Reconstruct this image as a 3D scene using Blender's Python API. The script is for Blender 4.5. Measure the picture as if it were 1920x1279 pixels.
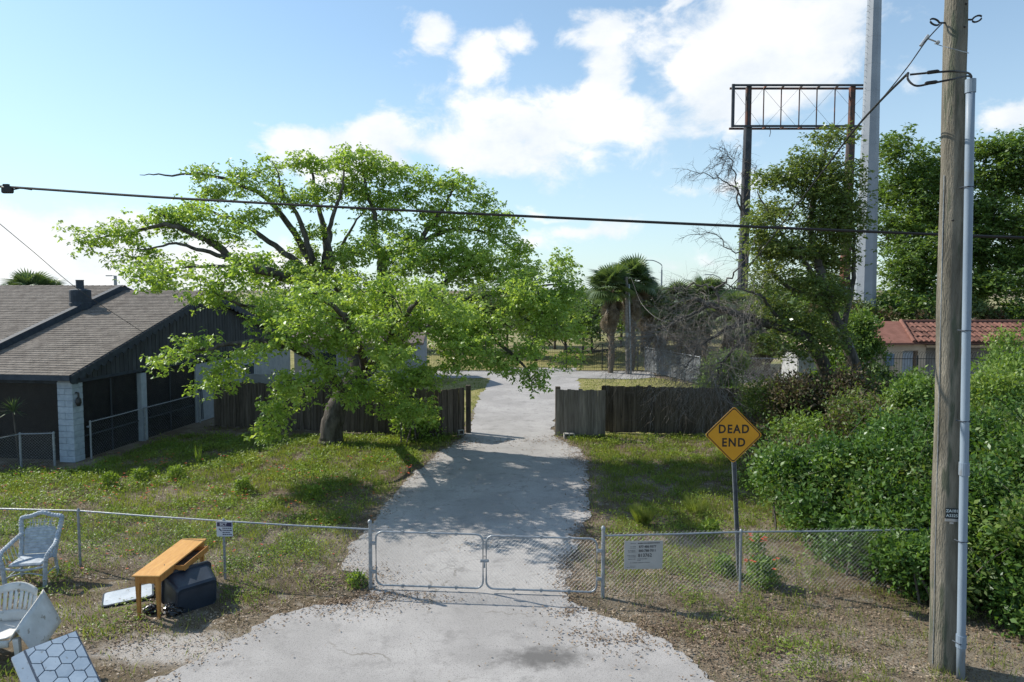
import bpy, math, random
import numpy as np
from mathutils import Vector, Matrix
random.seed(7); rng = np.random.default_rng(7)
sc = bpy.context.scene
for o in list(bpy.data.objects): bpy.data.objects.remove(o)
C = sc.collection
rad = math.radians

# ------------------------------------------------------------------ camera
F, CAMH, PITCH, HORIZON = 1280.0, 5.6, rad(3.5), 540.0
CX, CY = 960.0, HORIZON + F * math.tan(PITCH)
cam = bpy.data.cameras.new('camera'); co = bpy.data.objects.new('camera', cam); C.objects.link(co)
co.location = (0, 0, CAMH); co.rotation_euler = (rad(90) - PITCH, 0, 0)
cam.sensor_width = 36; cam.lens = 36 * F / 1920
cam.shift_y = -(639.5 - CY) / 1920
cam.clip_start = 0.1; cam.clip_end = 3000
sc.camera = co
# ------------------------------------------------------------------ light
SUN_TO = Vector((-1.5, 0.72, 1.32)).normalized()
SUN_EL = math.asin(SUN_TO.z); SUN_ROT = math.atan2(SUN_TO.x, SUN_TO.y)
sun = bpy.data.lights.new('sun', 'SUN'); so = bpy.data.objects.new('sun', sun); C.objects.link(so)
sun.energy = 5.0; sun.angle = rad(0.53); sun.color = (1.0, 0.93, 0.82)
so.location = (-30, 14, 40); so.rotation_euler = (-SUN_TO).to_track_quat('-Z', 'Y').to_euler()
sc.view_settings.view_transform = 'Standard'; sc.view_settings.look = 'None'
sc.view_settings.gamma = 1; sc.view_settings.use_curve_mapping = False
sc.view_settings.exposure = 0.32
sc.render.engine = 'CYCLES'
sc.cycles.max_bounces = 8; sc.cycles.transparent_max_bounces = 8
sc.cycles.use_denoising = True

def ray(px, py):
    u = (px - CX) / F; v = -(py - CY) / F; c, s = math.cos(PITCH), math.sin(PITCH)
    return np.array((u, c + v * s, -s + v * c))
def gnd(px, py, z=0.0):
    r = ray(px, py); t = (z - CAMH) / r[2]; return np.array((r[0] * t, r[1] * t, z))
def at(px, py, Y):
    r = ray(px, py); t = Y / r[1]; return np.array((r[0] * t, Y, CAMH + r[2] * t))
def azel(px, py):
    r = ray(px, py); r = r / np.linalg.norm(r); return math.atan2(r[0], r[1]), math.asin(r[2])

# ------------------------------------------------------------------ sky
def build_world():
    w = bpy.data.worlds.new('World'); sc.world = w; w.use_nodes = True
    nt = w.node_tree; nt.nodes.clear(); N = nt.nodes.new; L = nt.links.new
    def M(op, a, b=None, c=None):
        n = N('ShaderNodeMath'); n.operation = op
        for i, v in enumerate((a, b, c)):
            if v is None: continue
            if isinstance(v, (int, float)): n.inputs[i].default_value = v
            else: L(v, n.inputs[i])
        return n.outputs[0]
    out = N('ShaderNodeOutputWorld'); bg = N('ShaderNodeBackground'); bg.inputs[1].default_value = SKY_STR
    sky = N('ShaderNodeTexSky'); sky.sky_type = 'NISHITA'; sky.sun_disc = False
    sky.sun_elevation = SUN_EL; sky.sun_rotation = SUN_ROT; sky.altitude = 20
    sky.air_density = 1.0; sky.dust_density = 0.4; sky.ozone_density = 2.5
    tc = N('ShaderNodeTexCoord'); sp = N('ShaderNodeSeparateXYZ'); L(tc.outputs['Generated'], sp.inputs[0])
    az = M('ARCTAN2', sp.outputs[0], sp.outputs[1]); el = M('ARCSINE', sp.outputs[2])
    def noise(scale, detail, vec, rough=0.55, dist=0.0):
        n = N('ShaderNodeTexNoise'); n.inputs['Scale'].default_value = scale; n.inputs['Detail'].default_value = detail
        n.inputs['Roughness'].default_value = rough; n.inputs['Distortion'].default_value = dist; L(vec, n.inputs['Vector'])
        return n
    mp = N('ShaderNodeMapping'); mp.inputs['Scale'].default_value = (1, 1, 1.5); L(tc.outputs['Generated'], mp.inputs[0])
    nA = noise(6.5, 7, mp.outputs[0], 0.6); nB = noise(13, 10, mp.outputs[0], 0.62, 0.35); nC = noise(2.2, 5, mp.outputs[0], 0.5)
    sa = N('ShaderNodeSeparateXYZ'); L(nA.outputs['Color'], sa.inputs[0])
    azw = M('ADD', az, M('MULTIPLY', M('SUBTRACT', sa.outputs[0], 0.5), 0.12))
    elw = M('ADD', el, M('MULTIPLY', M('SUBTRACT', sa.outputs[1], 0.5), 0.09))
    blobs = [(1050,240,215,70,1.08),(880,285,140,50,1.0),(715,262,75,40,.95),(575,272,95,32,.9),(480,285,45,24,.6),(1135,150,58,95,1.0),(1130,45,70,50,.85),
             (800,75,60,42,.85),(900,115,66,44,.9),(970,80,46,30,.7),(760,118,40,20,.4),(1420,95,190,95,1.15),(1390,190,150,65,1.05),(1520,45,100,70,1),
             (1290,110,34,60,.5),(1095,430,85,22,.75),(1050,395,45,15,.6),(1010,460,60,24,.6),(1370,355,85,24,.85),(1900,225,50,26,1),(1700,140,50,60,.45),
             (90,445,190,55,1.15),(60,500,160,45,1.1),(210,505,190,50,1.05),(420,500,220,60,.9),(500,238,30,12,.5),(1270,15,40,14,.7),(1330,480,40,20,.5),(1240,490,70,20,.5),(1150,520,90,20,.5),(690,110,26,20,.3),
             (640,300,150,45,.95)]
    tot = None
    for (px, py, rx, ry, wt) in blobs:
        a0, e0 = azel(px, py)
        q = M('ADD', M('POWER', M('DIVIDE', M('SUBTRACT', azw, a0), rx / F * 1.05), 2.0), M('POWER', M('DIVIDE', M('SUBTRACT', elw, e0), ry / F * 1.05), 2.0))
        g = M('MULTIPLY', M('EXPONENT', M('MULTIPLY', q, -0.8)), wt)
        tot = g if tot is None else M('MAXIMUM', tot, g)
    gen = M('MULTIPLY', M('SUBTRACT', nC.outputs['Fac'], 0.60), 3.0)
    tot = M('MAXIMUM', tot, gen)
    dens = M('ADD', tot, M('MULTIPLY', M('SUBTRACT', nB.outputs['Fac'], 0.5), 1.45))
    mr = N('ShaderNodeMapRange'); mr.interpolation_type = 'SMOOTHSTEP'; L(dens, mr.inputs[0])
    mr.inputs[1].default_value = 0.34; mr.inputs[2].default_value = 0.82
    shade = N('ShaderNodeMapRange'); L(nA.outputs['Fac'], shade.inputs[0]); shade.inputs[1].default_value = .35; shade.inputs[2].default_value = .6
    cc = N('ShaderNodeMix'); cc.data_type = 'RGBA'; L(shade.outputs[0], cc.inputs[0])
    k = 1.0 / SKY_STR
    cc.inputs[6].default_value = (.69*k, .74*k, .79*k, 1); cc.inputs[7].default_value = (.90*k, .90*k, .895*k, 1)
    # the thin milky veil low over the horizon on the sun's side and all round
    hz = N('ShaderNodeMapRange'); hz.interpolation_type = 'SMOOTHSTEP'; L(el, hz.inputs[0])
    hz.inputs[1].default_value = 0.40; hz.inputs[2].default_value = -0.02; hz.inputs[3].default_value = 0.22; hz.inputs[4].default_value = 0.62
    veil = N('ShaderNodeMix'); veil.data_type = 'RGBA'; L(hz.outputs[0], veil.inputs[0]); 
    gain = N('ShaderNodeMix'); gain.data_type = 'RGBA'; gain.blend_type = 'MULTIPLY'; gain.inputs[0].default_value = 1
    L(sky.outputs[0], gain.inputs[6]); gain.inputs[7].default_value = SKY_TINT
    L(gain.outputs[2], veil.inputs[6]); veil.inputs[7].default_value = (.60*k, .71*k, .765*k, 1)
    mx = N('ShaderNodeMix'); mx.data_type = 'RGBA'; L(M('MULTIPLY', mr.outputs[0], 0.95), mx.inputs[0]); L(veil.outputs[2], mx.inputs[6]); L(cc.outputs[2], mx.inputs[7])
    L(mx.outputs[2], bg.inputs[0]); L(bg.outputs[0], out.inputs[0])
SKY_STR = 0.105
SKY_TINT = (1.08, 1.32, 1.36, 1)
build_world()

# ------------------------------------------------------------------ mesh helpers
class MB:
    def __init__(s): s.v = []; s.f = []; s.n = 0; s.m = []
    def add(s, V, Fc, mi=0):
        V = np.asarray(V, float); s.v.append(V)
        for f in Fc: s.f.append(tuple(i + s.n for i in f)); s.m.append(mi)
        s.n += len(V); return s
    def box(s, c, d, rz=0.0, rx=0.0, ry=0.0, mi=0, bev=0.0):
        hx, hy, hz = d[0]/2, d[1]/2, d[2]/2
        if bev > 0:
            b = min(bev, hx*.9, hy*.9, hz*.9); V = []
            for (sx, sy, sz) in [(a,b_,c_) for a in (-1,1) for b_ in (-1,1) for c_ in (-1,1)]:
                V += [(sx*(hx-b), sy*(hy-b), sz*hz), (sx*(hx-b), sy*hy, sz*(hz-b)), (sx*hx, sy*(hy-b), sz*(hz-b))]
            from itertools import product
            idx = {k: i for i, k in enumerate(product((-1,1),(-1,1),(-1,1)))}
            q = lambda k, j: idx[k]*3 + j
            Fc = []
            for sg in (-1, 1):
                lo = [(-1,-1),(1,-1),(1,1),(-1,1)]
                Fc.append([q((a,b2,sg),0) for a,b2 in lo][::sg]); Fc.append([q((a,sg,b2),1) for a,b2 in lo][::-sg]); Fc.append([q((sg,a,b2),2) for a,b2 in lo][::sg])
            for a in (-1,1):
                for b2 in (-1,1):
                    Fc.append([q((-1,a,b2),0),q((1,a,b2),0),q((1,a,b2),1),q((-1,a,b2),1)])
                    Fc.append([q((a,-1,b2),0),q((a,1,b2),0),q((a,1,b2),2),q((a,-1,b2),2)])
                    Fc.append([q((a,b2,-1),1),q((a,b2,1),1),q((a,b2,1),2),q((a,b2,-1),2)])
            for k in idx: Fc.append([q(k,0),q(k,1),q(k,2)])
            V = np.array(V)
        else:
            V = np.array([(x,y,z) for x in (-hx,hx) for y in (-hy,hy) for z in (-hz,hz)])
            Fc = [(0,1,3,2),(4,6,7,5),(0,4,5,1),(2,3,7,6),(0,2,6,4),(1,5,7,3)]
        if rx or ry or rz:
            R = np.array((Matrix.Rotation(rz,3,'Z') @ Matrix.Rotation(ry,3,'Y') @ Matrix.Rotation(rx,3,'X'))); V = V @ R.T
        return s.add(V + np.asarray(c, float), Fc, mi)
    def tube(s, pts, r, n=6, cap=True, mi=0, closed=False):
        P = np.asarray(pts, float); k = len(P); r = np.broadcast_to(np.asarray(r, float), (k,))
        if closed: T = np.roll(P,-1,0) - np.roll(P,1,0)
        else: T = np.gradient(P, axis=0)
        T /= np.maximum(np.linalg.norm(T, axis=1, keepdims=True), 1e-9)
        up = np.array((0,0,1.)) if abs(T[:,2]).mean() < .85 else np.array((0,1.,0))
        A = np.cross(T, up); A /= np.maximum(np.linalg.norm(A, axis=1, keepdims=True), 1e-9); B = np.cross(A, T)
        a = np.linspace(0, 2*math.pi, n, endpoint=False)
        V = (P[:,None,:] + r[:,None,None]*(np.cos(a)[None,:,None]*A[:,None,:] + np.sin(a)[None,:,None]*B[:,None,:])).reshape(-1,3)
        Fc = []
        for i in range(k if closed else k-1):
            i2 = (i+1) % k
            for j in range(n): Fc.append((i*n+j, i*n+(j+1)%n, i2*n+(j+1)%n, i2*n+j))
        if cap and not closed: Fc.append(tuple(range(n))[::-1]); Fc.append(tuple((k-1)*n+j for j in range(n)))
        return s.add(V, Fc, mi)
    def bar(s, a, b, w, h, mi=0):
        a, b = np.asarray(a, float), np.asarray(b, float); d = b - a; ln = np.linalg.norm(d); d /= ln
        up = np.array((0,0,1.)) if abs(d[2]) < .9 else np.array((0,1.,0)); x = np.cross(d, up); x /= np.linalg.norm(x); z = np.cross(x, d)
        V = [p + sx*w/2*x + sz*h/2*z for p in (a, b) for sx in (-1,1) for sz in (-1,1)]
        return s.add(V, [(0,1,3,2),(4,6,7,5),(0,4,5,1),(2,3,7,6),(0,2,6,4),(1,5,7,3)], mi)
    def prism(s, poly, thick, fr, mi=0):
        """poly: 2D outline; fr(u,v,w)->xyz; extruded w from 0 to thick"""
        n = len(poly); V = [fr(u, v, 0) for u, v in poly] + [fr(u, v, thick) for u, v in poly]
        Fc = [tuple(range(n))[::-1], tuple(range(n, 2*n))] + [(i, (i+1)%n, n+(i+1)%n, n+i) for i in range(n)]
        return s.add(V, Fc, mi)
    def lathe(s, prof, n=16, c=(0,0,0), mi=0):
        a = np.linspace(0, 2*math.pi, n, endpoint=False); V = []
        for r, z in prof: V += [(c[0]+r*math.cos(t), c[1]+r*math.sin(t), c[2]+z) for t in a]
        Fc = [(i*n+j, i*n+(j+1)%n, (i+1)*n+(j+1)%n, (i+1)*n+j) for i in range(len(prof)-1) for j in range(n)]
        Fc += [tuple(range(n))[::-1], tuple((len(prof)-1)*n+j for j in range(n))]
        return s.add(V, Fc, mi)
    def build(s, name, mats, parent=None, world=True, smooth=False, loc=None):
        V = np.concatenate(s.v)
        me = bpy.data.meshes.new(name)
        if parent is not None and world:
            Mw = Matrix.Identity(4); q = parent
            while q is not None: Mw = Matrix.LocRotScale(q.location, q.rotation_euler, q.scale) @ Mw; q = q.parent
            Mi = np.array(Mw.inverted()); V = V @ Mi[:3,:3].T + Mi[:3,3]
        if loc is not None: V = V - np.asarray(loc)
        me.from_pydata(V.tolist(), [], s.f)
        if not isinstance(mats, (list, tuple)): mats = [mats]
        for m in mats: me.materials.append(m)
        if len(mats) > 1: me.polygons.foreach_set('material_index', s.m)
        if smooth: me.polygons.foreach_set('use_smooth', [True]*len(me.polygons))
        o = bpy.data.objects.new(name, me); C.objects.link(o)
        if loc is not None: o.location = tuple(loc)
        if parent is not None: o.parent = parent
        return o
def quads_obj(name, V, mat, parent=None, smooth=False, tri=False):
    """V: (N,4,3) or (N,3,3) world corners"""
    V = np.asarray(V, np.float32); N, k = V.shape[:2]
    if parent is not None: V = V - np.array(parent.location, np.float32)
    me = bpy.data.meshes.new(name); me.vertices.add(N*k); me.vertices.foreach_set('co', V.reshape(-1))
    me.loops.add(N*k); me.loops.foreach_set('vertex_index', np.arange(N*k, dtype=np.int32))
    me.polygons.add(N); me.polygons.foreach_set('loop_start', np.arange(0, N*k, k, dtype=np.int32))
    me.update(calc_edges=True); me.validate()
    for m in (mat if isinstance(mat, (list, tuple)) else [mat]): me.materials.append(m)
    o = bpy.data.objects.new(name, me); C.objects.link(o)
    if parent is not None: o.parent = parent
    return o
def leaf_quads(Cn, D, Nn, ln, wd):
    """diamond leaves: base point, long axis, normal, length, width -> (N,4,3)"""
    D = D / np.maximum(np.linalg.norm(D, axis=1, keepdims=True), 1e-9)
    S = np.cross(D, Nn); S /= np.maximum(np.linalg.norm(S, axis=1, keepdims=True), 1e-9)
    U = np.cross(S, D); ln = np.broadcast_to(ln, (len(Cn),))[:,None]; wd = np.broadcast_to(wd, (len(Cn),))[:,None]
    mid = Cn + D*ln*.45 + U*ln*.06
    tip = Cn + D*ln - U*ln*.10
    return np.stack([Cn, mid + S*wd/2, tip, mid - S*wd/2], 1)
def rnd_dir(n):
    v = rng.normal(size=(n,3)); return v / np.linalg.norm(v, axis=1, keepdims=True)
def smooth_path(P, sub=4):
    P = np.asarray(P, float)
    if len(P) < 3: sub = max(sub, 3)
    Q = np.vstack([2*P[0]-P[1], P, 2*P[-1]-P[-2]]); out = []
    for i in range(1, len(Q)-2):
        p0, p1, p2, p3 = Q[i-1:i+3]
        for t in np.linspace(0, 1, sub, endpoint=False):
            out.append(.5*((2*p1)+(-p0+p2)*t+(2*p0-5*p1+4*p2-p3)*t*t+(-p0+3*p1-3*p2+p3)*t**3))
    out.append(P[-1]); return np.array(out)
_h = rng.random((256,256))
def vnoise(x, y):
    xi = np.floor(x).astype(int); yi = np.floor(y).astype(int); fx = x-xi; fy = y-yi
    fx = fx*fx*(3-2*fx); fy = fy*fy*(3-2*fy); a = _h[xi&255, yi&255]; b = _h[(xi+1)&255, yi&255]; c = _h[xi&255, (yi+1)&255]; d = _h[(xi+1)&255, (yi+1)&255]
    return (a*(1-fx)+b*fx)*(1-fy)+(c*(1-fx)+d*fx)*fy
def fbm(x, y, o=4):
    t = 0; a = .5; s = 0
    for i in range(o): t = t + a*vnoise(x*2**i+17*i, y*2**i+31*i); s += a; a *= .55
    return t/s
def in_poly(x, y, poly):
    r = np.zeros(len(x), bool); n = len(poly)
    for i in range(n):
        x1,y1 = poly[i]; x2,y2 = poly[(i+1)%n]
        if y1 == y2: continue
        cnd = ((y1 > y) != (y2 > y)) & (x < (x2-x1)*(y-y1)/(y2-y1)+x1); r ^= cnd
    return r

def thing(name, label, cat, loc=(0,0,0), rz=0.0, group=None):
    o = bpy.data.objects.new(name, None); C.objects.link(o); o.empty_display_size = .2
    o.location = tuple(float(a) for a in loc); o.rotation_euler = (0,0,rz); o['label'] = label; o['category'] = cat
    if group: o['group'] = group
    return o
def tag(o, label, cat, group=None):
    o['label'] = label; o['category'] = cat
    if group: o['group'] = group
    return o
def structure(o): o['kind'] = 'structure'; return o
def stuff(o): o['kind'] = 'stuff'; return o
def dup(o, parent=None, loc=None, rot=None, scale=None):
    c = o.copy(); C.objects.link(c)
    if parent is not None: c.parent = parent
    if loc is not None: c.location = tuple(loc)
    if rot is not None: c.rotation_euler = tuple(rot)
    if scale is not None: c.scale = scale
    return c
def copy_tree(o, parent=None):
    c = dup(o, parent)
    for ch in list(o.children): copy_tree(ch, c)
    return c
def text(name, body, size, mat, parent, loc, rot, bold=0.0, ext=0.001, sx=1.0, align='CENTER', spacing=1.0):
    cu = bpy.data.curves.new('tmp', 'FONT'); cu.body = body; cu.size = size; cu.align_x = align; cu.align_y = 'CENTER'
    cu.extrude = ext; cu.offset = bold; cu.space_character = spacing; cu.resolution_u = 3
    t = bpy.data.objects.new('tmp', cu); C.objects.link(t)
    me = bpy.data.meshes.new_from_object(t.evaluated_get(bpy.context.evaluated_depsgraph_get()))
    bpy.data.objects.remove(t); me.name = name; me.materials.clear(); me.materials.append(mat)
    o = bpy.data.objects.new(name, me); C.objects.link(o); o.parent = parent; o.location = loc; o.rotation_euler = rot; o.scale = (sx,1,1)
    return o

# ------------------------------------------------------------------ materials
def new_mat(name):
    m = bpy.data.materials.new(name); m.use_nodes = True; nt = m.node_tree
    return m, nt, nt.nodes['Principled BSDF'], nt.nodes.new, nt.links.new
def nmat(name, c1, c2, scale=4.0, detail=6.0, rough=.8, bump=0.0, bscale=None, stretch=(1,1,1), spec=.3, metal=0.0, rv=0.0, lo=.35, hi=.65, rand=True, speck=None, bdist=.02):
    m, nt, b, N, L = new_mat(name)
    tc = N('ShaderNodeTexCoord'); mp = N('ShaderNodeMapping'); mp.inputs['Scale'].default_value = stretch; L(tc.outputs['Object'], mp.inputs[0])
    oi = N('ShaderNodeObjectInfo')
    if rand:
        ml = N('ShaderNodeMath'); ml.operation = 'MULTIPLY'; L(oi.outputs['Random'], ml.inputs[0]); ml.inputs[1].default_value = 37.3
        cb = N('ShaderNodeCombineXYZ'); [L(ml.outputs[0], cb.inputs[i]) for i in range(3)]; L(cb.outputs[0], mp.inputs['Location'])
    n = N('ShaderNodeTexNoise'); n.inputs['Scale'].default_value = scale; n.inputs['Detail'].default_value = detail; n.inputs['Roughness'].default_value = .6; L(mp.outputs[0], n.inputs['Vector'])
    r = N('ShaderNodeMapRange'); L(n.outputs['Fac'], r.inputs[0]); r.inputs[1].default_value = lo; r.inputs[2].default_value = hi
    x = N('ShaderNodeMix'); x.data_type = 'RGBA'; L(r.outputs[0], x.inputs[0]); x.inputs[6].default_value = (*c1,1); x.inputs[7].default_value = (*c2,1)
    col = x.outputs[2]
    if speck:
        n3 = N('ShaderNodeTexNoise'); n3.inputs['Scale'].default_value = speck[0]; n3.inputs['Detail'].default_value = 3; L(mp.outputs[0], n3.inputs['Vector'])
        r3 = N('ShaderNodeMapRange'); L(n3.outputs['Fac'], r3.inputs[0]); r3.inputs[1].default_value = speck[2]; r3.inputs[2].default_value = speck[2]+.08
        x3 = N('ShaderNodeMix'); x3.data_type = 'RGBA'; L(r3.outputs[0], x3.inputs[0]); L(col, x3.inputs[6]); x3.inputs[7].default_value = (*speck[1],1); col = x3.outputs[2]
    if rv:
        hs = N('ShaderNodeHueSaturation'); L(col, hs.inputs['Color']); rr = N('ShaderNodeMapRange'); L(oi.outputs['Random'], rr.inputs[0]); rr.inputs[3].default_value = 1-rv; rr.inputs[4].default_value = 1+rv
        L(rr.outputs[0], hs.inputs['Value']); col = hs.outputs[0]
    L(col, b.inputs['Base Color']); b.inputs['Roughness'].default_value = rough; b.inputs['Specular IOR Level'].default_value = spec; b.inputs['Metallic'].default_value = metal
    if bump:
        n2 = n
        if bscale:
            n2 = N('ShaderNodeTexNoise'); n2.inputs['Scale'].default_value = bscale; n2.inputs['Detail'].default_value = 8; L(mp.outputs[0], n2.inputs['Vector'])
        bp = N('ShaderNodeBump'); bp.inputs['Strength'].default_value = bump; bp.inputs['Distance'].default_value = bdist; L(n2.outputs['Fac'], bp.inputs['Height']); L(bp.outputs[0], b.inputs['Normal'])
    return m
def leafmat(name, cols, trans=.5, gloss=.25, rough=.45, nscale=.5, tcol=(1.25,1.3,.5)):
    """cols: 3 leaf greens; colour differs leaf by leaf and bough by bough"""
    m, nt, b, N, L = new_mat(name); nt.nodes.remove(b); out = nt.nodes['Material Output']
    g = N('ShaderNodeNewGeometry'); tc = N('ShaderNodeTexCoord')
    n = N('ShaderNodeTexNoise'); n.inputs['Scale'].default_value = nscale; n.inputs['Detail'].default_value = 2; L(tc.outputs['Object'], n.inputs['Vector'])
    a = N('ShaderNodeMath'); a.operation = 'MULTIPLY_ADD'; L(g.outputs['Random Per Island'], a.inputs[0]); a.inputs[1].default_value = .55
    s = N('ShaderNodeMath'); s.operation = 'MULTIPLY_ADD'; L(n.outputs['Fac'], s.inputs[0]); s.inputs[1].default_value = 1.3; s.inputs[2].default_value = -.42; L(s.outputs[0], a.inputs[2])
    cr = N('ShaderNodeValToRGB'); cr.color_ramp.elements[0].color = (*cols[0],1); cr.color_ramp.elements[1].color = (*cols[2],1)
    e = cr.color_ramp.elements.new(.5); e.color = (*cols[1],1); L(a.outputs[0], cr.inputs[0])
    d = N('ShaderNodeBsdfDiffuse'); L(cr.outputs[0], d.inputs[0])
    t = N('ShaderNodeBsdfTranslucent'); mt = N('ShaderNodeMix'); mt.data_type = 'RGBA'; mt.blend_type = 'MULTIPLY'; mt.inputs[0].default_value = 1; L(cr.outputs[0], mt.inputs[6]); mt.inputs[7].default_value = (*tcol,1); L(mt.outputs[2], t.inputs[0])
    x1 = N('ShaderNodeMixShader'); x1.inputs[0].default_value = trans; L(d.outputs[0], x1.inputs[1]); L(t.outputs[0], x1.inputs[2])
    gl = N('ShaderNodeBsdfGlossy'); gl.inputs['Roughness'].default_value = rough; gl.inputs[0].default_value = (.9,.95,1,1)
    fr = N('ShaderNodeFresnel'); fr.inputs[0].default_value = 1.4; fq = N('ShaderNodeMath'); fq.operation = 'MULTIPLY'; L(fr.outputs[0], fq.inputs[0]); fq.inputs[1].default_value = gloss*4; fm = N('ShaderNodeMath'); fm.operation = 'MINIMUM'; L(fq.outputs[0], fm.inputs[0]); fm.inputs[1].default_value = gloss*.8
    x2 = N('ShaderNodeMixShader'); L(fm.outputs[0], x2.inputs[0]); L(x1.outputs[0], x2.inputs[1]); L(gl.outputs[0], x2.inputs[2]); L(x2.outputs[0], out.inputs[0])
    return m
def pmat(name, c, rough=.5, metal=0, spec=.5):
    return nmat(name, tuple(a*.86 for a in c), tuple(min(1,a*1.1) for a in c), 6, 5, rough, .08, 40, spec=spec, metal=metal, bdist=.003)

M = {}
M['leaf_bright'] = leafmat('bright_leaf', [(.15,.25,.05),(.31,.45,.09),(.46,.56,.15)], .52, .12, tcol=(1.15,1.15,.55))
M['leaf_oak'] = leafmat('oak_leaf', [(.06,.115,.032),(.125,.205,.05),(.21,.28,.07)], .45, .10)
M['leaf_olive'] = leafmat('olive_leaf', [(.07,.115,.032),(.135,.19,.052),(.22,.25,.075)], .45, .12)
M['leaf_bush'] = leafmat('glossy_bush_leaf', [(.042,.095,.022),(.09,.175,.036),(.175,.26,.06)], .40, .15, .36)
M['leaf_light'] = leafmat('light_bush_leaf', [(.085,.165,.035),(.175,.275,.06),(.28,.35,.09)], .45, .14)
M['leaf_dry'] = leafmat('dry_vine_leaf', [(.07,.055,.03),(.12,.095,.055),(.17,.14,.08)], .3, .1, tcol=(1.1,1,.8))
M['leaf_far'] = leafmat('far_leaf', [(.055,.10,.036),(.09,.14,.05),(.14,.18,.065)], .4, .1)
M['leaf_palm'] = leafmat('palm_leaf', [(.065,.11,.05),(.115,.17,.075),(.18,.23,.10)], .38, .16, .4)
M['leaf_dead'] = leafmat('dead_frond', [(.12,.09,.06),(.19,.15,.10),(.26,.21,.15)], .25, .1, tcol=(1,1,.9))
M['weed'] = leafmat('weed_leaf', [(.10,.17,.035),(.20,.29,.055),(.33,.39,.085)], .45, .08, nscale=.8)
M['grass'] = leafmat('grass_blade', [(.10,.145,.038),(.20,.245,.06),(.33,.33,.12)], .4, .08, nscale=.9)
M['straw'] = leafmat('dry_grass', [(.19,.155,.085),(.29,.245,.145),(.40,.35,.23)], .3, .05, tcol=(1,1,.9), nscale=1.1)
M['litter'] = leafmat('dead_leaf', [(.11,.072,.048),(.235,.17,.115),(.46,.385,.295)], .15, .1, tcol=(1,.9,.8), nscale=1.3)
M['petal'] = leafmat('red_petal', [(.42,.07,.03),(.55,.10,.04),(.62,.17,.07)], .3, .1, tcol=(1,.6,.5))
M['bark'] = nmat('grey_bark', (.075,.068,.06), (.20,.19,.17), 5, 8, .92, .8, 22, (1,1,.35), .1, bdist=.03, speck=(9,(.30,.31,.29),.6))
M['bark_dark'] = nmat('dark_bark', (.05,.044,.038), (.145,.132,.118), 6, 8, .95, .8, 24, (1,1,.3), .1, bdist=.03)
M['dead_wood'] = nmat('dead_twig', (.12,.105,.095), (.26,.24,.22), 8, 4, .9, .3, 30, spec=.1)
M['steel'] = nmat('galvanised_steel', (.22,.245,.27), (.36,.385,.41), 14, 5, .5, .08, 60, metal=.35, spec=.5, bdist=.002)
M['wire'] = nmat('galvanised_wire', (.24,.26,.28), (.36,.38,.40), 20, 3, .45, metal=.4, spec=.5)
M['black'] = pmat('black_cable', (.012,.012,.013), .55)
M['iron'] = pmat('black_iron', (.02,.02,.022), .5)
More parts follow.
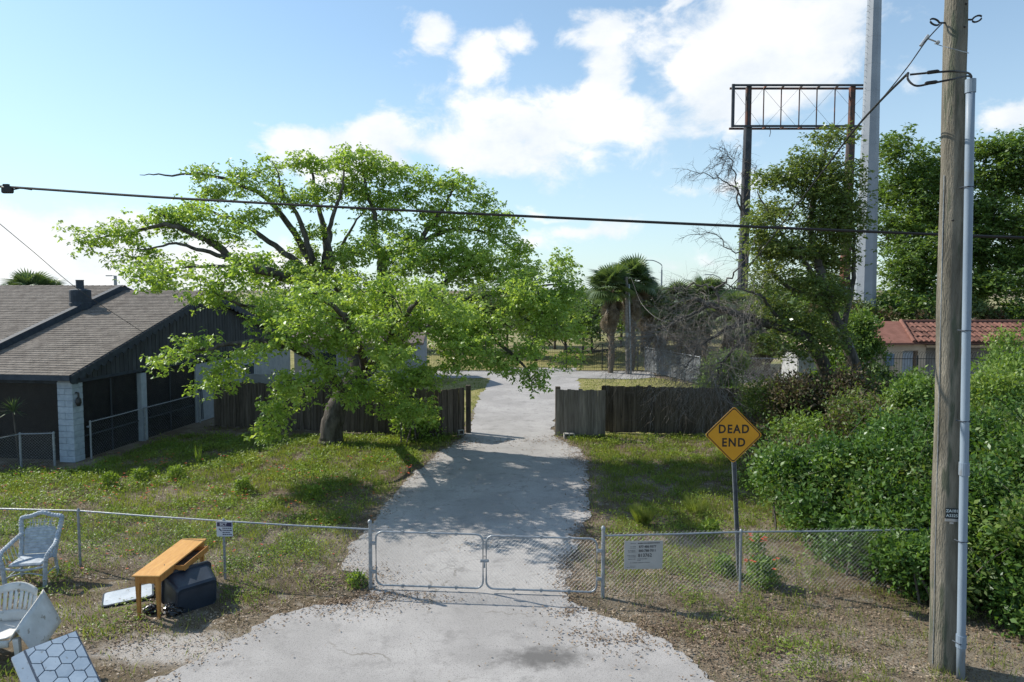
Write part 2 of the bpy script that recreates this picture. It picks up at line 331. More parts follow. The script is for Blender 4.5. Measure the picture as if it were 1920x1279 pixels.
# ------------------------------------------------------------------ ground
def ground_mat():
    m, nt, b, N, L = new_mat('yard_soil')
    tc = N('ShaderNodeTexCoord')
    def noise(s, d, r=.6):
        n = N('ShaderNodeTexNoise'); n.inputs['Scale'].default_value = s; n.inputs['Detail'].default_value = d; n.inputs['Roughness'].default_value = r; L(tc.outputs['Object'], n.inputs['Vector']); return n
    def ramp(src, lo, hi):
        r = N('ShaderNodeMapRange'); r.interpolation_type = 'SMOOTHSTEP'; L(src, r.inputs[0]); r.inputs[1].default_value = lo; r.inputs[2].default_value = hi; return r.outputs[0]
    def mix(f, a, c):
        x = N('ShaderNodeMix'); x.data_type = 'RGBA'; L(f, x.inputs[0])
        for s, v in ((6, a), (7, c)):
            if isinstance(v, tuple): x.inputs[s].default_value = (*v, 1)
            else: L(v, x.inputs[s])
        return x.outputs[2]
    def ramp2(src, lo, hi, s):
        r = N('ShaderNodeMapRange'); r.interpolation_type = 'SMOOTHSTEP'; L(src, r.inputs[0]); r.inputs[1].default_value = lo; r.inputs[2].default_value = hi; r.inputs[3].default_value = s; r.inputs[4].default_value = 0; return r.outputs[0]
    n1, n2, n3, n4 = noise(.45, 5), noise(3.2, 8), noise(28, 6), noise(110, 3)
    c = mix(ramp(n1.outputs['Fac'], .42, .60), (.115,.09,.06), (.21,.18,.14))
    c = mix(ramp(n2.outputs['Fac'], .50, .66), c, (.28,.25,.21))
    c = mix(ramp(n3.outputs['Fac'], .46, .62), c, (.13,.10,.065))
    c = mix(ramp(n4.outputs['Fac'], .60, .68), c, (.33,.28,.215))
    # bare sandy ground worn beside the apron, and a mossy fringe
    for (px, py, rx, ry, s, cc) in ((330,1215,1.3,.55,.95,(.40,.375,.35)), (60,1150,.8,.3,.5,(.38,.35,.31)), (1540,1240,.9,.25,.7,(.33,.29,.25)), (1250,1010,.5,.5,.4,(.30,.26,.21)), (40,985,1.2,.4,.7,(.36,.33,.28))):
        g_ = gnd(px, py); sm = N('ShaderNodeVectorMath'); sm.operation = 'SUBTRACT'; L(tc.outputs['Object'], sm.inputs[0]); sm.inputs[1].default_value = (g_[0], g_[1], 0)
        sc_ = N('ShaderNodeVectorMath'); sc_.operation = 'MULTIPLY'; L(sm.outputs[0], sc_.inputs[0]); sc_.inputs[1].default_value = (1/rx, 1/ry, 0)
        ln = N('ShaderNodeVectorMath'); ln.operation = 'LENGTH'; L(sc_.outputs[0], ln.inputs[0])
        ad = N('ShaderNodeMath'); ad.operation = 'MULTIPLY_ADD'; L(n2.outputs['Fac'], ad.inputs[0]); ad.inputs[1].default_value = 1.5; L(ln.outputs['Value'], ad.inputs[2])
        c = mix(ramp(ad.outputs[0], 1.2, 1.9) if False else ramp2(ad.outputs[0], 1.2, 1.95, s), c, cc)
    c = mix(ramp(n4.outputs['Fac'], .56, .66), c, (.19,.155,.115))
    L(c, b.inputs['Base Color']); b.inputs['Roughness'].default_value = .95; b.inputs['Specular IOR Level'].default_value = .1
    bp = N('ShaderNodeBump'); bp.inputs['Strength'].default_value = .9; bp.inputs['Distance'].default_value = .03; L(n3.outputs['Fac'], bp.inputs['Height']); L(bp.outputs[0], b.inputs['Normal'])
    return m
def concrete_mat(name, base, stains=True):
    m, nt, b, N, L = new_mat(name)
    tc = N('ShaderNodeTexCoord')
    def noise(s, d, r=.6, vec=None):
        n = N('ShaderNodeTexNoise'); n.inputs['Scale'].default_value = s; n.inputs['Detail'].default_value = d; n.inputs['Roughness'].default_value = r; L(vec or tc.outputs['Object'], n.inputs['Vector']); return n
    def ramp(src, lo, hi, a=0., c=1.):
        r = N('ShaderNodeMapRange'); r.interpolation_type = 'SMOOTHSTEP'; L(src, r.inputs[0]); r.inputs[1].default_value = lo; r.inputs[2].default_value = hi; r.inputs[3].default_value = a; r.inputs[4].default_value = c; return r.outputs[0]
    def mix(f, a, c):
        x = N('ShaderNodeMix'); x.data_type = 'RGBA'; L(f, x.inputs[0])
        for s, v in ((6, a), (7, c)):
            if isinstance(v, tuple): x.inputs[s].default_value = (*v, 1)
            else: L(v, x.inputs[s])
        return x.outputs[2]
    n1, n2, n3, n4 = noise(.5, 6), noise(2.3, 9, .7), noise(45, 4), noise(140, 2)
    c = mix(ramp(n1.outputs['Fac'], .35, .65), tuple(a*.82 for a in base), tuple(a*1.06 for a in base))
    c = mix(ramp(n2.outputs['Fac'], .50, .72), c, tuple(a*.64 for a in base))
    c = mix(ramp(n3.outputs['Fac'], .55, .68), c, tuple(a*.58 for a in base))
    c = mix(ramp(n4.outputs['Fac'], .62, .66), c, (.10,.10,.10))
    # cracks: thin wandering lines with dirt in them
    nd = noise(1.3, 4); vm = N('ShaderNodeVectorMath'); vm.operation = 'MULTIPLY_ADD'; L(nd.outputs['Color'], vm.inputs[0]); vm.inputs[1].default_value = (.9,.9,0); L(tc.outputs['Object'], vm.inputs[2])
    vo = N('ShaderNodeTexVoronoi'); vo.feature = 'DISTANCE_TO_EDGE'; vo.inputs['Scale'].default_value = .33; L(vm.outputs[0], vo.inputs['Vector'])
    ncr = noise(.55, 3); cr = N('ShaderNodeMath'); cr.operation = 'MULTIPLY'; L(ramp(vo.outputs['Distance'], .002, .006, .7, 0), cr.inputs[0]); L(ramp(ncr.outputs['Fac'], .5, .62), cr.inputs[1])
    c = mix(cr.outputs[0], c, (.17,.155,.135))
    vo2 = N('ShaderNodeTexVoronoi'); vo2.feature = 'DISTANCE_TO_EDGE'; vo2.inputs['Scale'].default_value = 1.6; L(vm.outputs[0], vo2.inputs['Vector'])
    cr2 = N('ShaderNodeMath'); cr2.operation = 'MULTIPLY'; L(ramp(vo2.outputs['Distance'], .006, .02, .55, 0), cr2.inputs[0]); L(ramp(n1.outputs['Fac'], .52, .62), cr2.inputs[1])
    c = mix(cr2.outputs[0], c, (.20,.19,.18))
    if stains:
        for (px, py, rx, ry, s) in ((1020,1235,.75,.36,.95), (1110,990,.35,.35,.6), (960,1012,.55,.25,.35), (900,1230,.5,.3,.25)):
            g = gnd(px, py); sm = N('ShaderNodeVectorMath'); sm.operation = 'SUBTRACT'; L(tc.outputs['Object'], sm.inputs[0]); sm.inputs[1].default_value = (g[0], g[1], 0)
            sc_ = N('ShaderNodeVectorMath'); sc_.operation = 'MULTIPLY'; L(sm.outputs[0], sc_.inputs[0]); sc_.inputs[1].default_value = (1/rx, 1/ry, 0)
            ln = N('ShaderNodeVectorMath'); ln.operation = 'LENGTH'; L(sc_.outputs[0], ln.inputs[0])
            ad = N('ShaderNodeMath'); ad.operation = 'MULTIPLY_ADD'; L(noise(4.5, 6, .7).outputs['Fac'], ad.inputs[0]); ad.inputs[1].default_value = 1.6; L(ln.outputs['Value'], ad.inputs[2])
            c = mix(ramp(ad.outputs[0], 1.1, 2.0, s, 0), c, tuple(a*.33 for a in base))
    L(c, b.inputs['Base Color']); b.inputs['Roughness'].default_value = .88; b.inputs['Specular IOR Level'].default_value = .25
    bp = N('ShaderNodeBump'); bp.inputs['Strength'].default_value = .5; bp.inputs['Distance'].default_value = .006; L(n3.outputs['Fac'], bp.inputs['Height']); L(bp.outputs[0], b.inputs['Normal'])
    return m
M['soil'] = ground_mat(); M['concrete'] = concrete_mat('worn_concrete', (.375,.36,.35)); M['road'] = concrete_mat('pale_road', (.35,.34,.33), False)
M['lawn'] = nmat('thin_lawn', (.19,.185,.065), (.32,.28,.13), .9, 7, .95, .6, 60, spec=.1, rand=False, speck=(30,(.10,.12,.035),.55))
M['field'] = nmat('dry_field', (.30,.26,.16), (.19,.20,.085), .25, 7, .95, .4, 20, spec=.1, rand=False)

g = MB(); g.add([(-900,-60,0),(900,-60,0),(900,1500,0),(-900,1500,0)], [(0,1,2,3)]); structure(g.build('ground', M['soil']))
g = MB(); g.add([(-300,46.4,.004),(300,46.4,.004),(300,700,.004),(-300,700,.004)], [(0,1,2,3)]); structure(g.build('field', M['field']))
L_edge = [(-130,1420),(270,1279),(400,1222),(490,1165),(585,1136),(660,1131),(705,1112),(690,1085),(640,1068),(655,1030),(705,968),(755,905),(815,855),(860,826),(884,806),(888,770),(900,742),(922,708),(938,690)]
R_edge = [(1500,1420),(1345,1279),(1265,1212),(1185,1170),(1110,1146),(1068,1128),(1060,1085),(1068,1048),(1090,1012),(1103,975),(1106,930),(1103,885),(1088,845),(1048,822),(1036,810),(1042,778),(1088,735),(1080,700),(1079,690)]
def jag(pts, s):
    P = np.array([gnd(*p)[:2] for p in pts]); out = []
    for i in range(len(P)-1):
        n = max(1, int(np.linalg.norm(P[i+1]-P[i])/.07)); out += [P[i]*(1-t)+P[i+1]*t for t in np.arange(n)/n]
    out.append(P[-1]); out = np.array(out)
    out[:,0] += s*((fbm(out[:,0]*2+5, out[:,1]*2, 4)-.5)*.40+(fbm(out[:,0]*9+5, out[:,1]*9, 3)-.5)*.22); out[:,1] += (fbm(out[:,0]*7+25, out[:,1]*7, 3)-.5)*.16; return out
dl, dr_ = jag(L_edge, 1), jag(R_edge, 1)
drive_poly = np.vstack([dl, dr_[::-1]])
import bmesh
def sheet(name, poly, z, mat, thick=0.0):
    bm = bmesh.new(); vs = [bm.verts.new((x, y, z)) for x, y in poly]; f = bm.faces.new(vs)
    if f.normal.z < 0: f.normal_flip()
    if thick:
        r = bmesh.ops.extrude_face_region(bm, geom=[f]); 
        for v in [e for e in r['geom'] if isinstance(e, bmesh.types.BMVert)]: v.co.z = z
        for v in vs: v.co.z = z - thick
    bmesh.ops.triangulate(bm, faces=bm.faces[:]); me = bpy.data.meshes.new(name); bm.normal_update(); bm.to_mesh(me); bm.free(); me.materials.append(mat)
    o = bpy.data.objects.new(name, me); C.objects.link(o); return o
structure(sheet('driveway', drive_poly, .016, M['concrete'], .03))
rp = [(-40,45.6),(-40,42.6),(-.9,42.2),(4,42.2),(7.6,41.6),(9.0,42.6),(9.4,45.4),(4,45.8)]
structure(sheet('far_road', rp, .020, M['road'], .03))
structure(sheet('lawn', [(3.9,41.9),(3.35,31.4),(1.75,26.8),(1.9,25.6),(12,25.6),(12,37),(8.6,43),(7.4,41.5)], .008, M['lawn']))
structure(sheet('lawn', [(-1.1,41.9),(-1.6,35),(-2.0,27.5),(-2.3,26.0),(-12,28.6),(-14,42.3)], .008, M['lawn']))
structure(sheet('lawn', [(-30,46.2),(14,46.2),(14,60),(-30,60)], .012, M['lawn']))

# ------------------------------------------------------------------ undergrowth, litter
def visible_xy(n, y0, y1):
    """ground points, evenly per square metre, inside a fan a little wider than the view"""
    y = np.sqrt(rng.random(n)*(y1*y1-y0*y0)+y0*y0); x = (rng.random(n)*2-1)*y*.80; return x, y
_keep = [(*gnd(241,1120)[:2], .46), (*gnd(368,1135)[:2]+np.array((-.1,.2)), .45), (*gnd(110,1262)[:2], .5), (*gnd(0,1232)[:2], .5), (*gnd(300,1150)[:2], .2)]
def in_drive(x, y):
    r = in_poly(x, y, drive_poly)
    for a_, b_, q in _keep: r = r | ((x-a_)**2+(y-b_)**2 < q*q)
    return r
def house_side(x, y): return (x < -13.3 + .14*(y-21)) & (y > 20.6)
def near_drive(x, y, d):
    e = np.vstack([dl, dr_])[::6]; out = np.full(len(x), 1e9)
    for ex, ey in e: out = np.minimum(out, (x-ex)**2+(y-ey)**2)
    return np.sqrt(out)
def lush(x, y):
    left = (x < 0)
    yard = np.clip((y-12.6)/2.5, 0, 1)
    v = np.where(left, .26+.66*yard, .42+.55*np.clip((y-12.3)/2.0,0,1))
    v = v + (fbm(x*.55+3, y*.55+9, 4)-.5)*1.5
    v = v - .9*np.exp(-((x+4.6)/1.3)**2-((y-9.9)/.7)**2)*(left) - .3*np.exp(-((x-2.6)/1.8)**2-((y-11.0)/.8)**2)
    v = v*np.clip(near_drive(x, y, 0)/.8, .15, 1)
    return np.clip(v, 0.02, 1)
def grass_blades(name, n, y0, y1, mat, h0, h1, dens, ymax_keep=None, wmul=1.0, lean=.6):
    x, y = visible_xy(n, y0, y1); k = (~in_drive(x, y)) & (~house_side(x, y)) & (rng.random(n) < dens(x, y)); x, y = x[k], y[k]; m = len(x)
    # blades come in tufts
    a = rng.random(m)*2*math.pi; ln = h0+(h1-h0)*rng.random(m)**1.6; tilt = lean*rng.random(m)
    D = np.stack([np.cos(a)*tilt, np.sin(a)*tilt, np.ones(m)], 1); b2 = a+1.2
    Nn = np.stack([np.cos(b2), np.sin(b2), .3*np.ones(m)], 1)
    w = (.009+.006*rng.random(m))*np.maximum(1, y/13)*wmul
    return stuff(quads_obj(name, leaf_quads(np.stack([x,y,np.zeros(m)],1), D, Nn, ln, w), mat))
tuft = lambda x, y: lush(x,y)*np.clip((fbm(x*2.6, y*2.6+50, 3)-.38)*4.5, .04, 1)
grass_blades('green_grass', 460000, 9.0, 25.6, M['grass'], .05, .19, lambda x,y: .95*tuft(x,y))
grass_blades('dry_grass', 150000, 9.0, 25.6, M['straw'], .04, .13, lambda x,y: .5*np.clip((fbm(x*1.4+20, y*1.4, 3)-.3)*3, .1, 1), lean=1.6)
grass_blades('lawn_grass', 60000, 26.5, 42, M['grass'], .04, .10, lambda x,y: np.where((x > -1) & (x < 3.9), 0, .5), wmul=1.2)
# leafy weeds: rosettes of broad leaves in clumps
def weed_patch(name, n, y0, y1, mat, dens, size=.06, per=26, rad_=.14, hgt=.16, near_thin=True):
    x, y = visible_xy(n, y0, y1); k = (~in_drive(x, y)) & (~house_side(x, y)) & (rng.random(n) < dens(x, y)); x, y = x[k], y[k]; m = len(x)
    s = .6+.8*rng.random(m); X = np.repeat(x, per)+rng.normal(size=m*per)*rad_*np.repeat(s, per); Y = np.repeat(y, per)+rng.normal(size=m*per)*rad_*np.repeat(s, per)
    Z = rng.random(m*per)**1.3*hgt*np.repeat(s, per)+.01; kk = ~in_drive(X, Y); X, Y, Z = X[kk], Y[kk], Z[kk]; q = len(X)
    D = rnd_dir(q); D[:,2] = np.abs(D[:,2])*.7; Nn = rnd_dir(q)*.5+np.array((0,0,1))
    return stuff(quads_obj(name, leaf_quads(np.stack([X,Y,Z],1), D, Nn, size*(.6+.8*rng.random(q))*np.maximum(1,Y/16), size*.5), mat))
weed_patch('leafy_weeds', 15000, 9.2, 25.4, M['weed'], lambda x,y: np.clip(lush(x,y)*1.1-.18,0,1)*np.where(x<0, 1, .45)*np.clip((fbm(x*1.1+8,y*1.1,3)-.36)*5,0,1))
# dead leaves
x, y = visible_xy(270000, 9.0, 25.5)
nd = near_drive(x, y, 0); dn = .18+.75*np.exp(-((y-11.6)/2.2)**2)+.3*np.exp(-nd/.5); dn = dn*np.clip((fbm(x*1.3+40,y*1.3,4)-.30)*3.2,.06,1)
dn = dn*(1-.8*np.exp(-((x+4.3)/1.1)**2-((y-10.0)/.7)**2))
inside = in_drive(x, y)
drift = np.exp(-((x-1.25)/.35)**2-((y-12.6)/.9)**2)+np.exp(-((x+2.6)/.6)**2-((y-11.75)/.3)**2)+.5*np.exp(-((y-24.6)/.5)**2-((x)/2.2)**2)*0.5+.5*np.exp(-((x+1.0)/.5)**2-((y-14.6)/.4)**2)*.5
dn = np.where(inside, .9*drift*np.clip((fbm(x*3,y*3,3)-.3)*4,0,1)+.85*np.exp(-nd/.13)+.004, dn)
k = (rng.random(len(x)) < dn) & ~house_side(x, y); x, y, ins = x[k], y[k], inside[k]; m = len(x)
D = rnd_dir(m); D[:,2] *= .35; Nn = rnd_dir(m)*.45+np.array((0,0,1))
stuff(quads_obj('dead_leaves', leaf_quads(np.stack([x,y,.008+.025*rng.random(m)+np.where(ins,.016,0)],1), D, Nn, (.028+.042*rng.random(m)**1.5)*np.maximum(1,y/14), .014+.022*rng.random(m)), M['litter']))
# thicker drifts blown against the gate and the slab's edges
def drift_xy(cx, cy, sx, sy, n): return cx+rng.normal(size=n)*sx, cy+rng.normal(size=n)*sy
DX, DY = [], []
for (px, py, sx, sy, n) in ((1085,1070,.20,.42,3200),(1095,1010,.16,.35,1500),(700,1128,.55,.16,3200),(640,1085,.5,.3,2200),(1150,1190,.5,.2,2400),(1090,1150,.35,.12,1800),(840,830,.5,.6,1600),(1095,860,.35,.7,1600),(620,1150,.5,.2,1600),(1250,1200,.9,.4,3500),(1450,1200,1.2,.5,4500),(1180,1080,.4,.4,1800)):
    g_ = gnd(px, py); a_, b_ = drift_xy(g_[0], g_[1], sx, sy, n); DX.append(a_); DY.append(b_)
x, y = np.concatenate(DX), np.concatenate(DY); m = len(x); ins = in_drive(x, y); D = rnd_dir(m); D[:,2] *= .35; Nn = rnd_dir(m)*.5+np.array((0,0,1)); keep = ~(ins & (y < 11.75) & (rng.random(m) < .75)) & (rng.random(m) < 1) & (rng.random(m) < np.clip((fbm(x*2.2+9,y*2.2,4)-.30)*2.2,.05,.8)); x, y, D, Nn, ins = x[keep], y[keep], D[keep], Nn[keep], ins[keep]; m = len(x)
stuff(quads_obj('leaf_drifts', leaf_quads(np.stack([x,y,.008+.03*rng.random(m)+np.where(ins,.016,0)],1), D, Nn, .028+.042*rng.random(m)**1.5, .015+.022*rng.random(m)), M['litter']))
# small red blooms through the left yard
x, y = visible_xy(1600, 12.8, 22); k = (x < -2.5) & ~in_drive(x,y) & ~house_side(x,y) & (rng.random(len(x)) < np.clip((fbm(x*.8+3,y*.8,3)-.40)*4,0,.8)); x, y = x[k], y[k]
per = 5; X = np.repeat(x,per); Y = np.repeat(y,per); m = len(X); a = np.tile(np.arange(per)*2*math.pi/per, len(x))
D = np.stack([np.cos(a),np.sin(a),.4*np.ones(m)],1); Z = np.repeat(.10+.14*rng.random(len(x)),per)
stuff(quads_obj('red_wildflowers', leaf_quads(np.stack([X,Y,Z],1), D, np.tile((0,0,1.),(m,1)), .032*np.maximum(1,Y/14), .026), M['petal']))

# ------------------------------------------------------------------ plants one can point to
def tuft_plant(name, label, cat, px, py, h, spread, n, mat, group=None, width=.012, petals=0, leafy=False):
    b = gnd(px, py); t = thing(name, label, cat, b, 0, group)
    a = rng.random(n)*2*math.pi; r = spread*np.sqrt(rng.random(n))
    if leafy:
        z = rng.random(n)**.8*h; P = np.stack([np.cos(a)*r, np.sin(a)*r, z],1)*np.stack([1-.5*z/h,1-.5*z/h,np.ones(n)],1)
        q = leaf_quads(P+b, rnd_dir(n)+np.array((0,0,.5)), rnd_dir(n)+np.array((0,0,1)), .07+.06*rng.random(n), .035)
        quads_obj('foliage', q, mat, t)
        mb = MB()
        for i in range(7):
            aa = i*.9; mb.tube([b, b+np.array((math.cos(aa)*spread*.5, math.sin(aa)*spread*.5, h*.8))], [.008,.003], 4)
        mb.build('stem', M['bark_dark'], t)
    else:
        P = np.stack([np.cos(a)*r*.35, np.sin(a)*r*.35, np.zeros(n)],1); D = np.stack([np.cos(a)*r, np.sin(a)*r, h*np.ones(n)],1)
        quads_obj('blades', leaf_quads(P+b, D, np.stack([np.cos(a+1.5),np.sin(a+1.5),.2*np.ones(n)],1), h*(.5+.5*rng.random(n)), width), mat, t)
    if petals:
        a = rng.random(petals)*6.28; c = np.stack([np.cos(a)*spread*.8, np.sin(a)*spread*.8, h*(.75+.35*rng.random(petals))],1)+b
        cc = np.repeat(c, 6, 0); aa = np.tile(np.arange(6)*1.047, petals); D = np.stack([np.cos(aa), np.sin(aa), .3*np.ones(len(aa))],1)
        quads_obj('blossoms', leaf_quads(cc, D, np.tile((0,0,1.),(len(cc),1)), .045, .035), M['petal'], t)
    return t
tuft_plant('tall_grass', 'tall bright green grass clump standing beside the concrete drive behind the notice sign', 'grass clump', 1205, 985, .62, .34, 420, M['grass'])
tuft_plant('tall_grass', 'sparse seeding grass clump between the drive and the yellow warning sign', 'grass clump', 1305, 965, .6, .40, 200, M['grass'])
tuft_plant('weed_bush', 'large green weed bush with red blossoms just right of the sign post', 'weed', 1428, 1098, .50, .36, 900, M['leaf_light'], petals=9, leafy=True)
tuft_plant('weed_bush', 'small green weed bush just left of the sign post behind the wire fence', 'weed', 1358, 1076, .32, .25, 420, M['leaf_light'], leafy=True)
tuft_plant('weed_bush', 'tall weed with red and salmon blossoms under the rail right of the sign post', 'weed', 1420, 1045, .45, .2, 260, M['leaf_light'], petals=12, leafy=True)
tuft_plant('weed_bush', 'low weed tuft at the foot of the left gate post', 'weed', 668, 1098, .22, .25, 260, M['weed'], leafy=True)
for i, (px, py, lb) in enumerate([(372,872,'tall seeding stalk in the yard right of the house corner'),(330,900,'bushy yellow green weed below the tall stalk in the left yard'),(205,915,'bushy weed below the white block column'),(262,905,'round bushy weed in line with the porch post'),(455,925,'wide green weed in the sunlit left yard'),(590,940,'green weed in the left yard behind the fence'),(1330,1010,'thin weed left of the sign post')]):
    tuft_plant('yard_weed', lb, 'weed', px, py, .75 if i == 0 else .38, .12 if i == 0 else .34, 40 if i == 0 else 420, M['weed'], leafy=(i > 0))
# ------------------------------------------------------------------ house on the left
M['slate'] = nmat('slate_blue_paint', (.030,.040,.055), (.052,.066,.085), 5, 6, .7, .15, 30, spec=.3, rv=.12)
M['slate_dark'] = nmat('dark_gable_paint', (.034,.040,.047), (.058,.066,.075), 6, 6, .75, .2, 30, (1,1,.2), rv=.18)
M['block'] = nmat('white_painted_block', (.30,.36,.43), (.42,.48,.55), 7, 6, .8, .5, 60, spec=.2, rv=.06, bdist=.006)
M['grey_wall'] = nmat('grey_wall_paint', (.25,.28,.31), (.34,.37,.40), 3, 6, .8, .2, 40, spec=.2, rv=.05)
M['screen'], _nt, _b, _N, _L = new_mat('porch_screen'); _b.inputs['Base Color'].default_value = (.012,.012,.013,1); _b.inputs['Roughness'].default_value = .5
_tc = _N('ShaderNodeTexCoord'); _n = _N('ShaderNodeTexNoise'); _n.inputs['Scale'].default_value = 1.2; _n.inputs['Detail'].default_value = 4; _L(_tc.outputs['Object'], _n.inputs['Vector'])
_r = _N('ShaderNodeMapRange'); _L(_n.outputs['Fac'], _r.inputs[0]); _r.inputs[3].default_value = .35; _r.inputs[4].default_value = .65; _L(_r.outputs[0], _b.inputs['Alpha'])
M['trim'] = nmat('pale_post_paint', (.30,.35,.40), (.40,.45,.50), 5, 5, .75, .2, 30, rv=.05)
M['shingle'] = nmat('grey_shingle', (.15,.131,.115), (.25,.222,.195), 2.6, 8, .95, .6, 90, spec=.12, rand=False, speck=(26,(.085,.08,.08),.56), bdist=.006)
M['glass'] = pmat('dark_glass', (.03,.04,.05), .1, 0, .6)
hb = gnd(141, 868)
house = thing('house', 'low house with grey shingle roof and dark slate gable facing the concrete drive', 'house', (hb[0], hb[1], 0), rad(-8))
EAVE, RIDGE, HD = 2.84, 5.36, 7.6          # heights, half depth
def hz(y): return EAVE + (RIDGE-EAVE)*(1-abs(y-HD)/HD)
def hmb(mb, name, mat, parent=None, smooth=False): return mb.build(name, mat, parent or house, world=False, smooth=smooth)
# gable boards
brd = 0
y = 0.02
while y < 2*HD-.05:
    w = .215; top = hz(y+w/2)-.16; bot = 2.62
    if top > bot+.08:
        mb = MB(); mb.box((-.02+rng.random()*.006, y+w/2, (top+bot)/2), (.03, w-.022, top-bot)); hmb(mb, 'siding_board', M['slate_dark'])
    y += w
mb = MB(); mb.prism([(0,2.6),(2*HD,2.6),(HD,RIDGE-.1)], .05, lambda u,v,w: (-.09+w, u, v)); hmb(mb, 'gable_backing', M['slate_dark'])
mb = MB(); mb.box((-.02, HD, 2.60), (.07, 2*HD, .10)); hmb(mb, 'gable_ledge', M['slate'])
# roof: deck sheets plus overlapping courses with proud butts
OH = .18
def courses(mb, x0, x1, ya, yb, lift, n):
    """rows of shingles between y=ya (eave) and y=yb (ridge)"""
    for i in range(n):
        a = ya+(yb-ya)*i/n; b = ya+(yb-ya)*(i+1.12)/n; b = b if (b-yb)*(yb-ya) < 0 else yb
        za, zb = hz2(a)+lift, hz2(b)+lift
        xs = np.arange(x0, x1, .31)+(.155 if i % 2 else 0); xs = np.clip(np.r_[x0, xs, x1], x0, x1); xs = np.unique(xs)
        for xa, xb in zip(xs[:-1], xs[1:]):
            j = rng.random()*.004; s = 1 if yb > ya else -1
            V = [(xa+.004,a,za+.022+j),(xb-.004,a,za+.022+j),(xb-.004,b,zb+.004),(xa+.004,b,zb+.004),(xa+.004,a,za),(xb-.004,a,za)]
            mb.add(V, [(0,1,2,3),(4,5,1,0)] if s > 0 else [(3,2,1,0),(0,1,5,4)])
def hz2(y): return EAVE + (RIDGE-EAVE)*(1-abs(y-HD)/HD)
def roof(x0, x1, lift, nm, ya=-.28, yb=2*HD+.28):
    mb = MB()
    for s in (0, 1):
        e = ya if s == 0 else yb
        mb.add([(x0,e,hz2(e)+lift),(x1,e,hz2(e)+lift),(x1,HD,RIDGE+lift),(x0,HD,RIDGE+lift),(x0,e,hz2(e)+lift-.12),(x1,e,hz2(e)+lift-.12),(x1,HD,RIDGE+lift-.12),(x0,HD,RIDGE+lift-.12)],
               [(0,1,2,3),(4,7,6,5),(0,4,5,1),(1,5,6,2),(2,6,7,3),(0,3,7,4)])
    r = hmb(mb, nm, M['slate'])
    mc = MB(); courses(mc, x0+.01, x1-.01, ya-.02, HD, lift+.002, 46); courses(mc, x0+.01, x1-.01, yb+.02, HD, lift+.002, 46)
    stuff(mc.build('shingle_courses', M['shingle'], r, world=False))
    mr = MB(); 
    for xx in np.arange(x0, x1-.01, .30): mr.add([(xx,HD-.14,RIDGE+lift-.02),(xx+.33,HD-.14,RIDGE+lift-.02),(xx+.33,HD,RIDGE+lift+.045),(xx,HD,RIDGE+lift+.03),(xx+.33,HD+.14,RIDGE+lift-.02),(xx,HD+.14,RIDGE+lift-.02)], [(0,1,2,3),(3,2,4,5)])
    stuff(mr.build('ridge_caps', M['shingle'], r, world=False)); return r
roof(-4.02, OH, .10, 'roof')
roof(-24, -3.96, .32, 'upper_roof', -.75, 2*HD+.4)
# dark rake of the upper roof
mb = MB()
for s in (0,1):
    e = -.75 if s == 0 else 2*HD+.4
    mb.add([(-3.955,e,hz2(e)+.10),(-3.955,HD,RIDGE+.10),(-3.955,HD,RIDGE+.37),(-3.955,e,hz2(e)+.37),(-4.18,e,hz2(e)+.37),(-4.18,HD,RIDGE+.37),(-4.18,HD,RIDGE+.10),(-4.18,e,hz2(e)+.10)],
           [(0,1,2,3),(3,2,5,4),(4,5,6,7),(0,3,4,7),(1,6,5,2)])
hmb(mb, 'rake_board', M['slate'])
# scalloped bargeboards
def barge(y0, y1):
    n = 24; top = []; bot = []
    for i in range(n*6+1):
        t = i/(n*6); y = y0+(y1-y0)*t; z = hz2(y)+.10; top.append((y, z-.015)); bot.append((y, z-.20-.13*abs(math.sin(math.pi*t*n))))
    mb = MB(); V = [(OH+.005,a,b) for a,b in top]+[(OH+.005,a,b) for a,b in bot]+[(OH+.035,a,b) for a,b in top]+[(OH+.035,a,b) for a,b in bot]; k = len(top); Fc = []
    for i in range(k-1): Fc += [(i,i+1,k+i+1,k+i),(2*k+i,3*k+i,3*k+i+1,2*k+i+1),(i,2*k+i,2*k+i+1,i+1),(k+i,k+i+1,3*k+i+1,3*k+i)]
    mb.add(V, Fc); hmb(mb, 'bargeboard', M['slate'])
barge(-.30, HD); barge(2*HD+.3, HD)
mb = MB(); mb.box((-12, -.29, hz2(-.28)+.02), (24+2*OH, .03, .17)); hmb(mb, 'fascia_board', M['slate'])
# corner column of painted block
col = MB(); col.box((-.275, .22, 1.32), (.51, .40, 2.64)); col = hmb(col, 'corner_column', M['grey_wall'])
for i in range(13):
    for (cx_, cy_, sx, sy) in (((-.275,.22,.55,.44),) if i % 2 == 0 else ((-.14,.22,.272,.44),(-.414,.22,.272,.44))):
        mb = MB(); mb.box((cx_, cy_, .1+i*.2), (sx-.004, sy, .191), bev=.008); mb.build('block', M['block'], col, world=False)
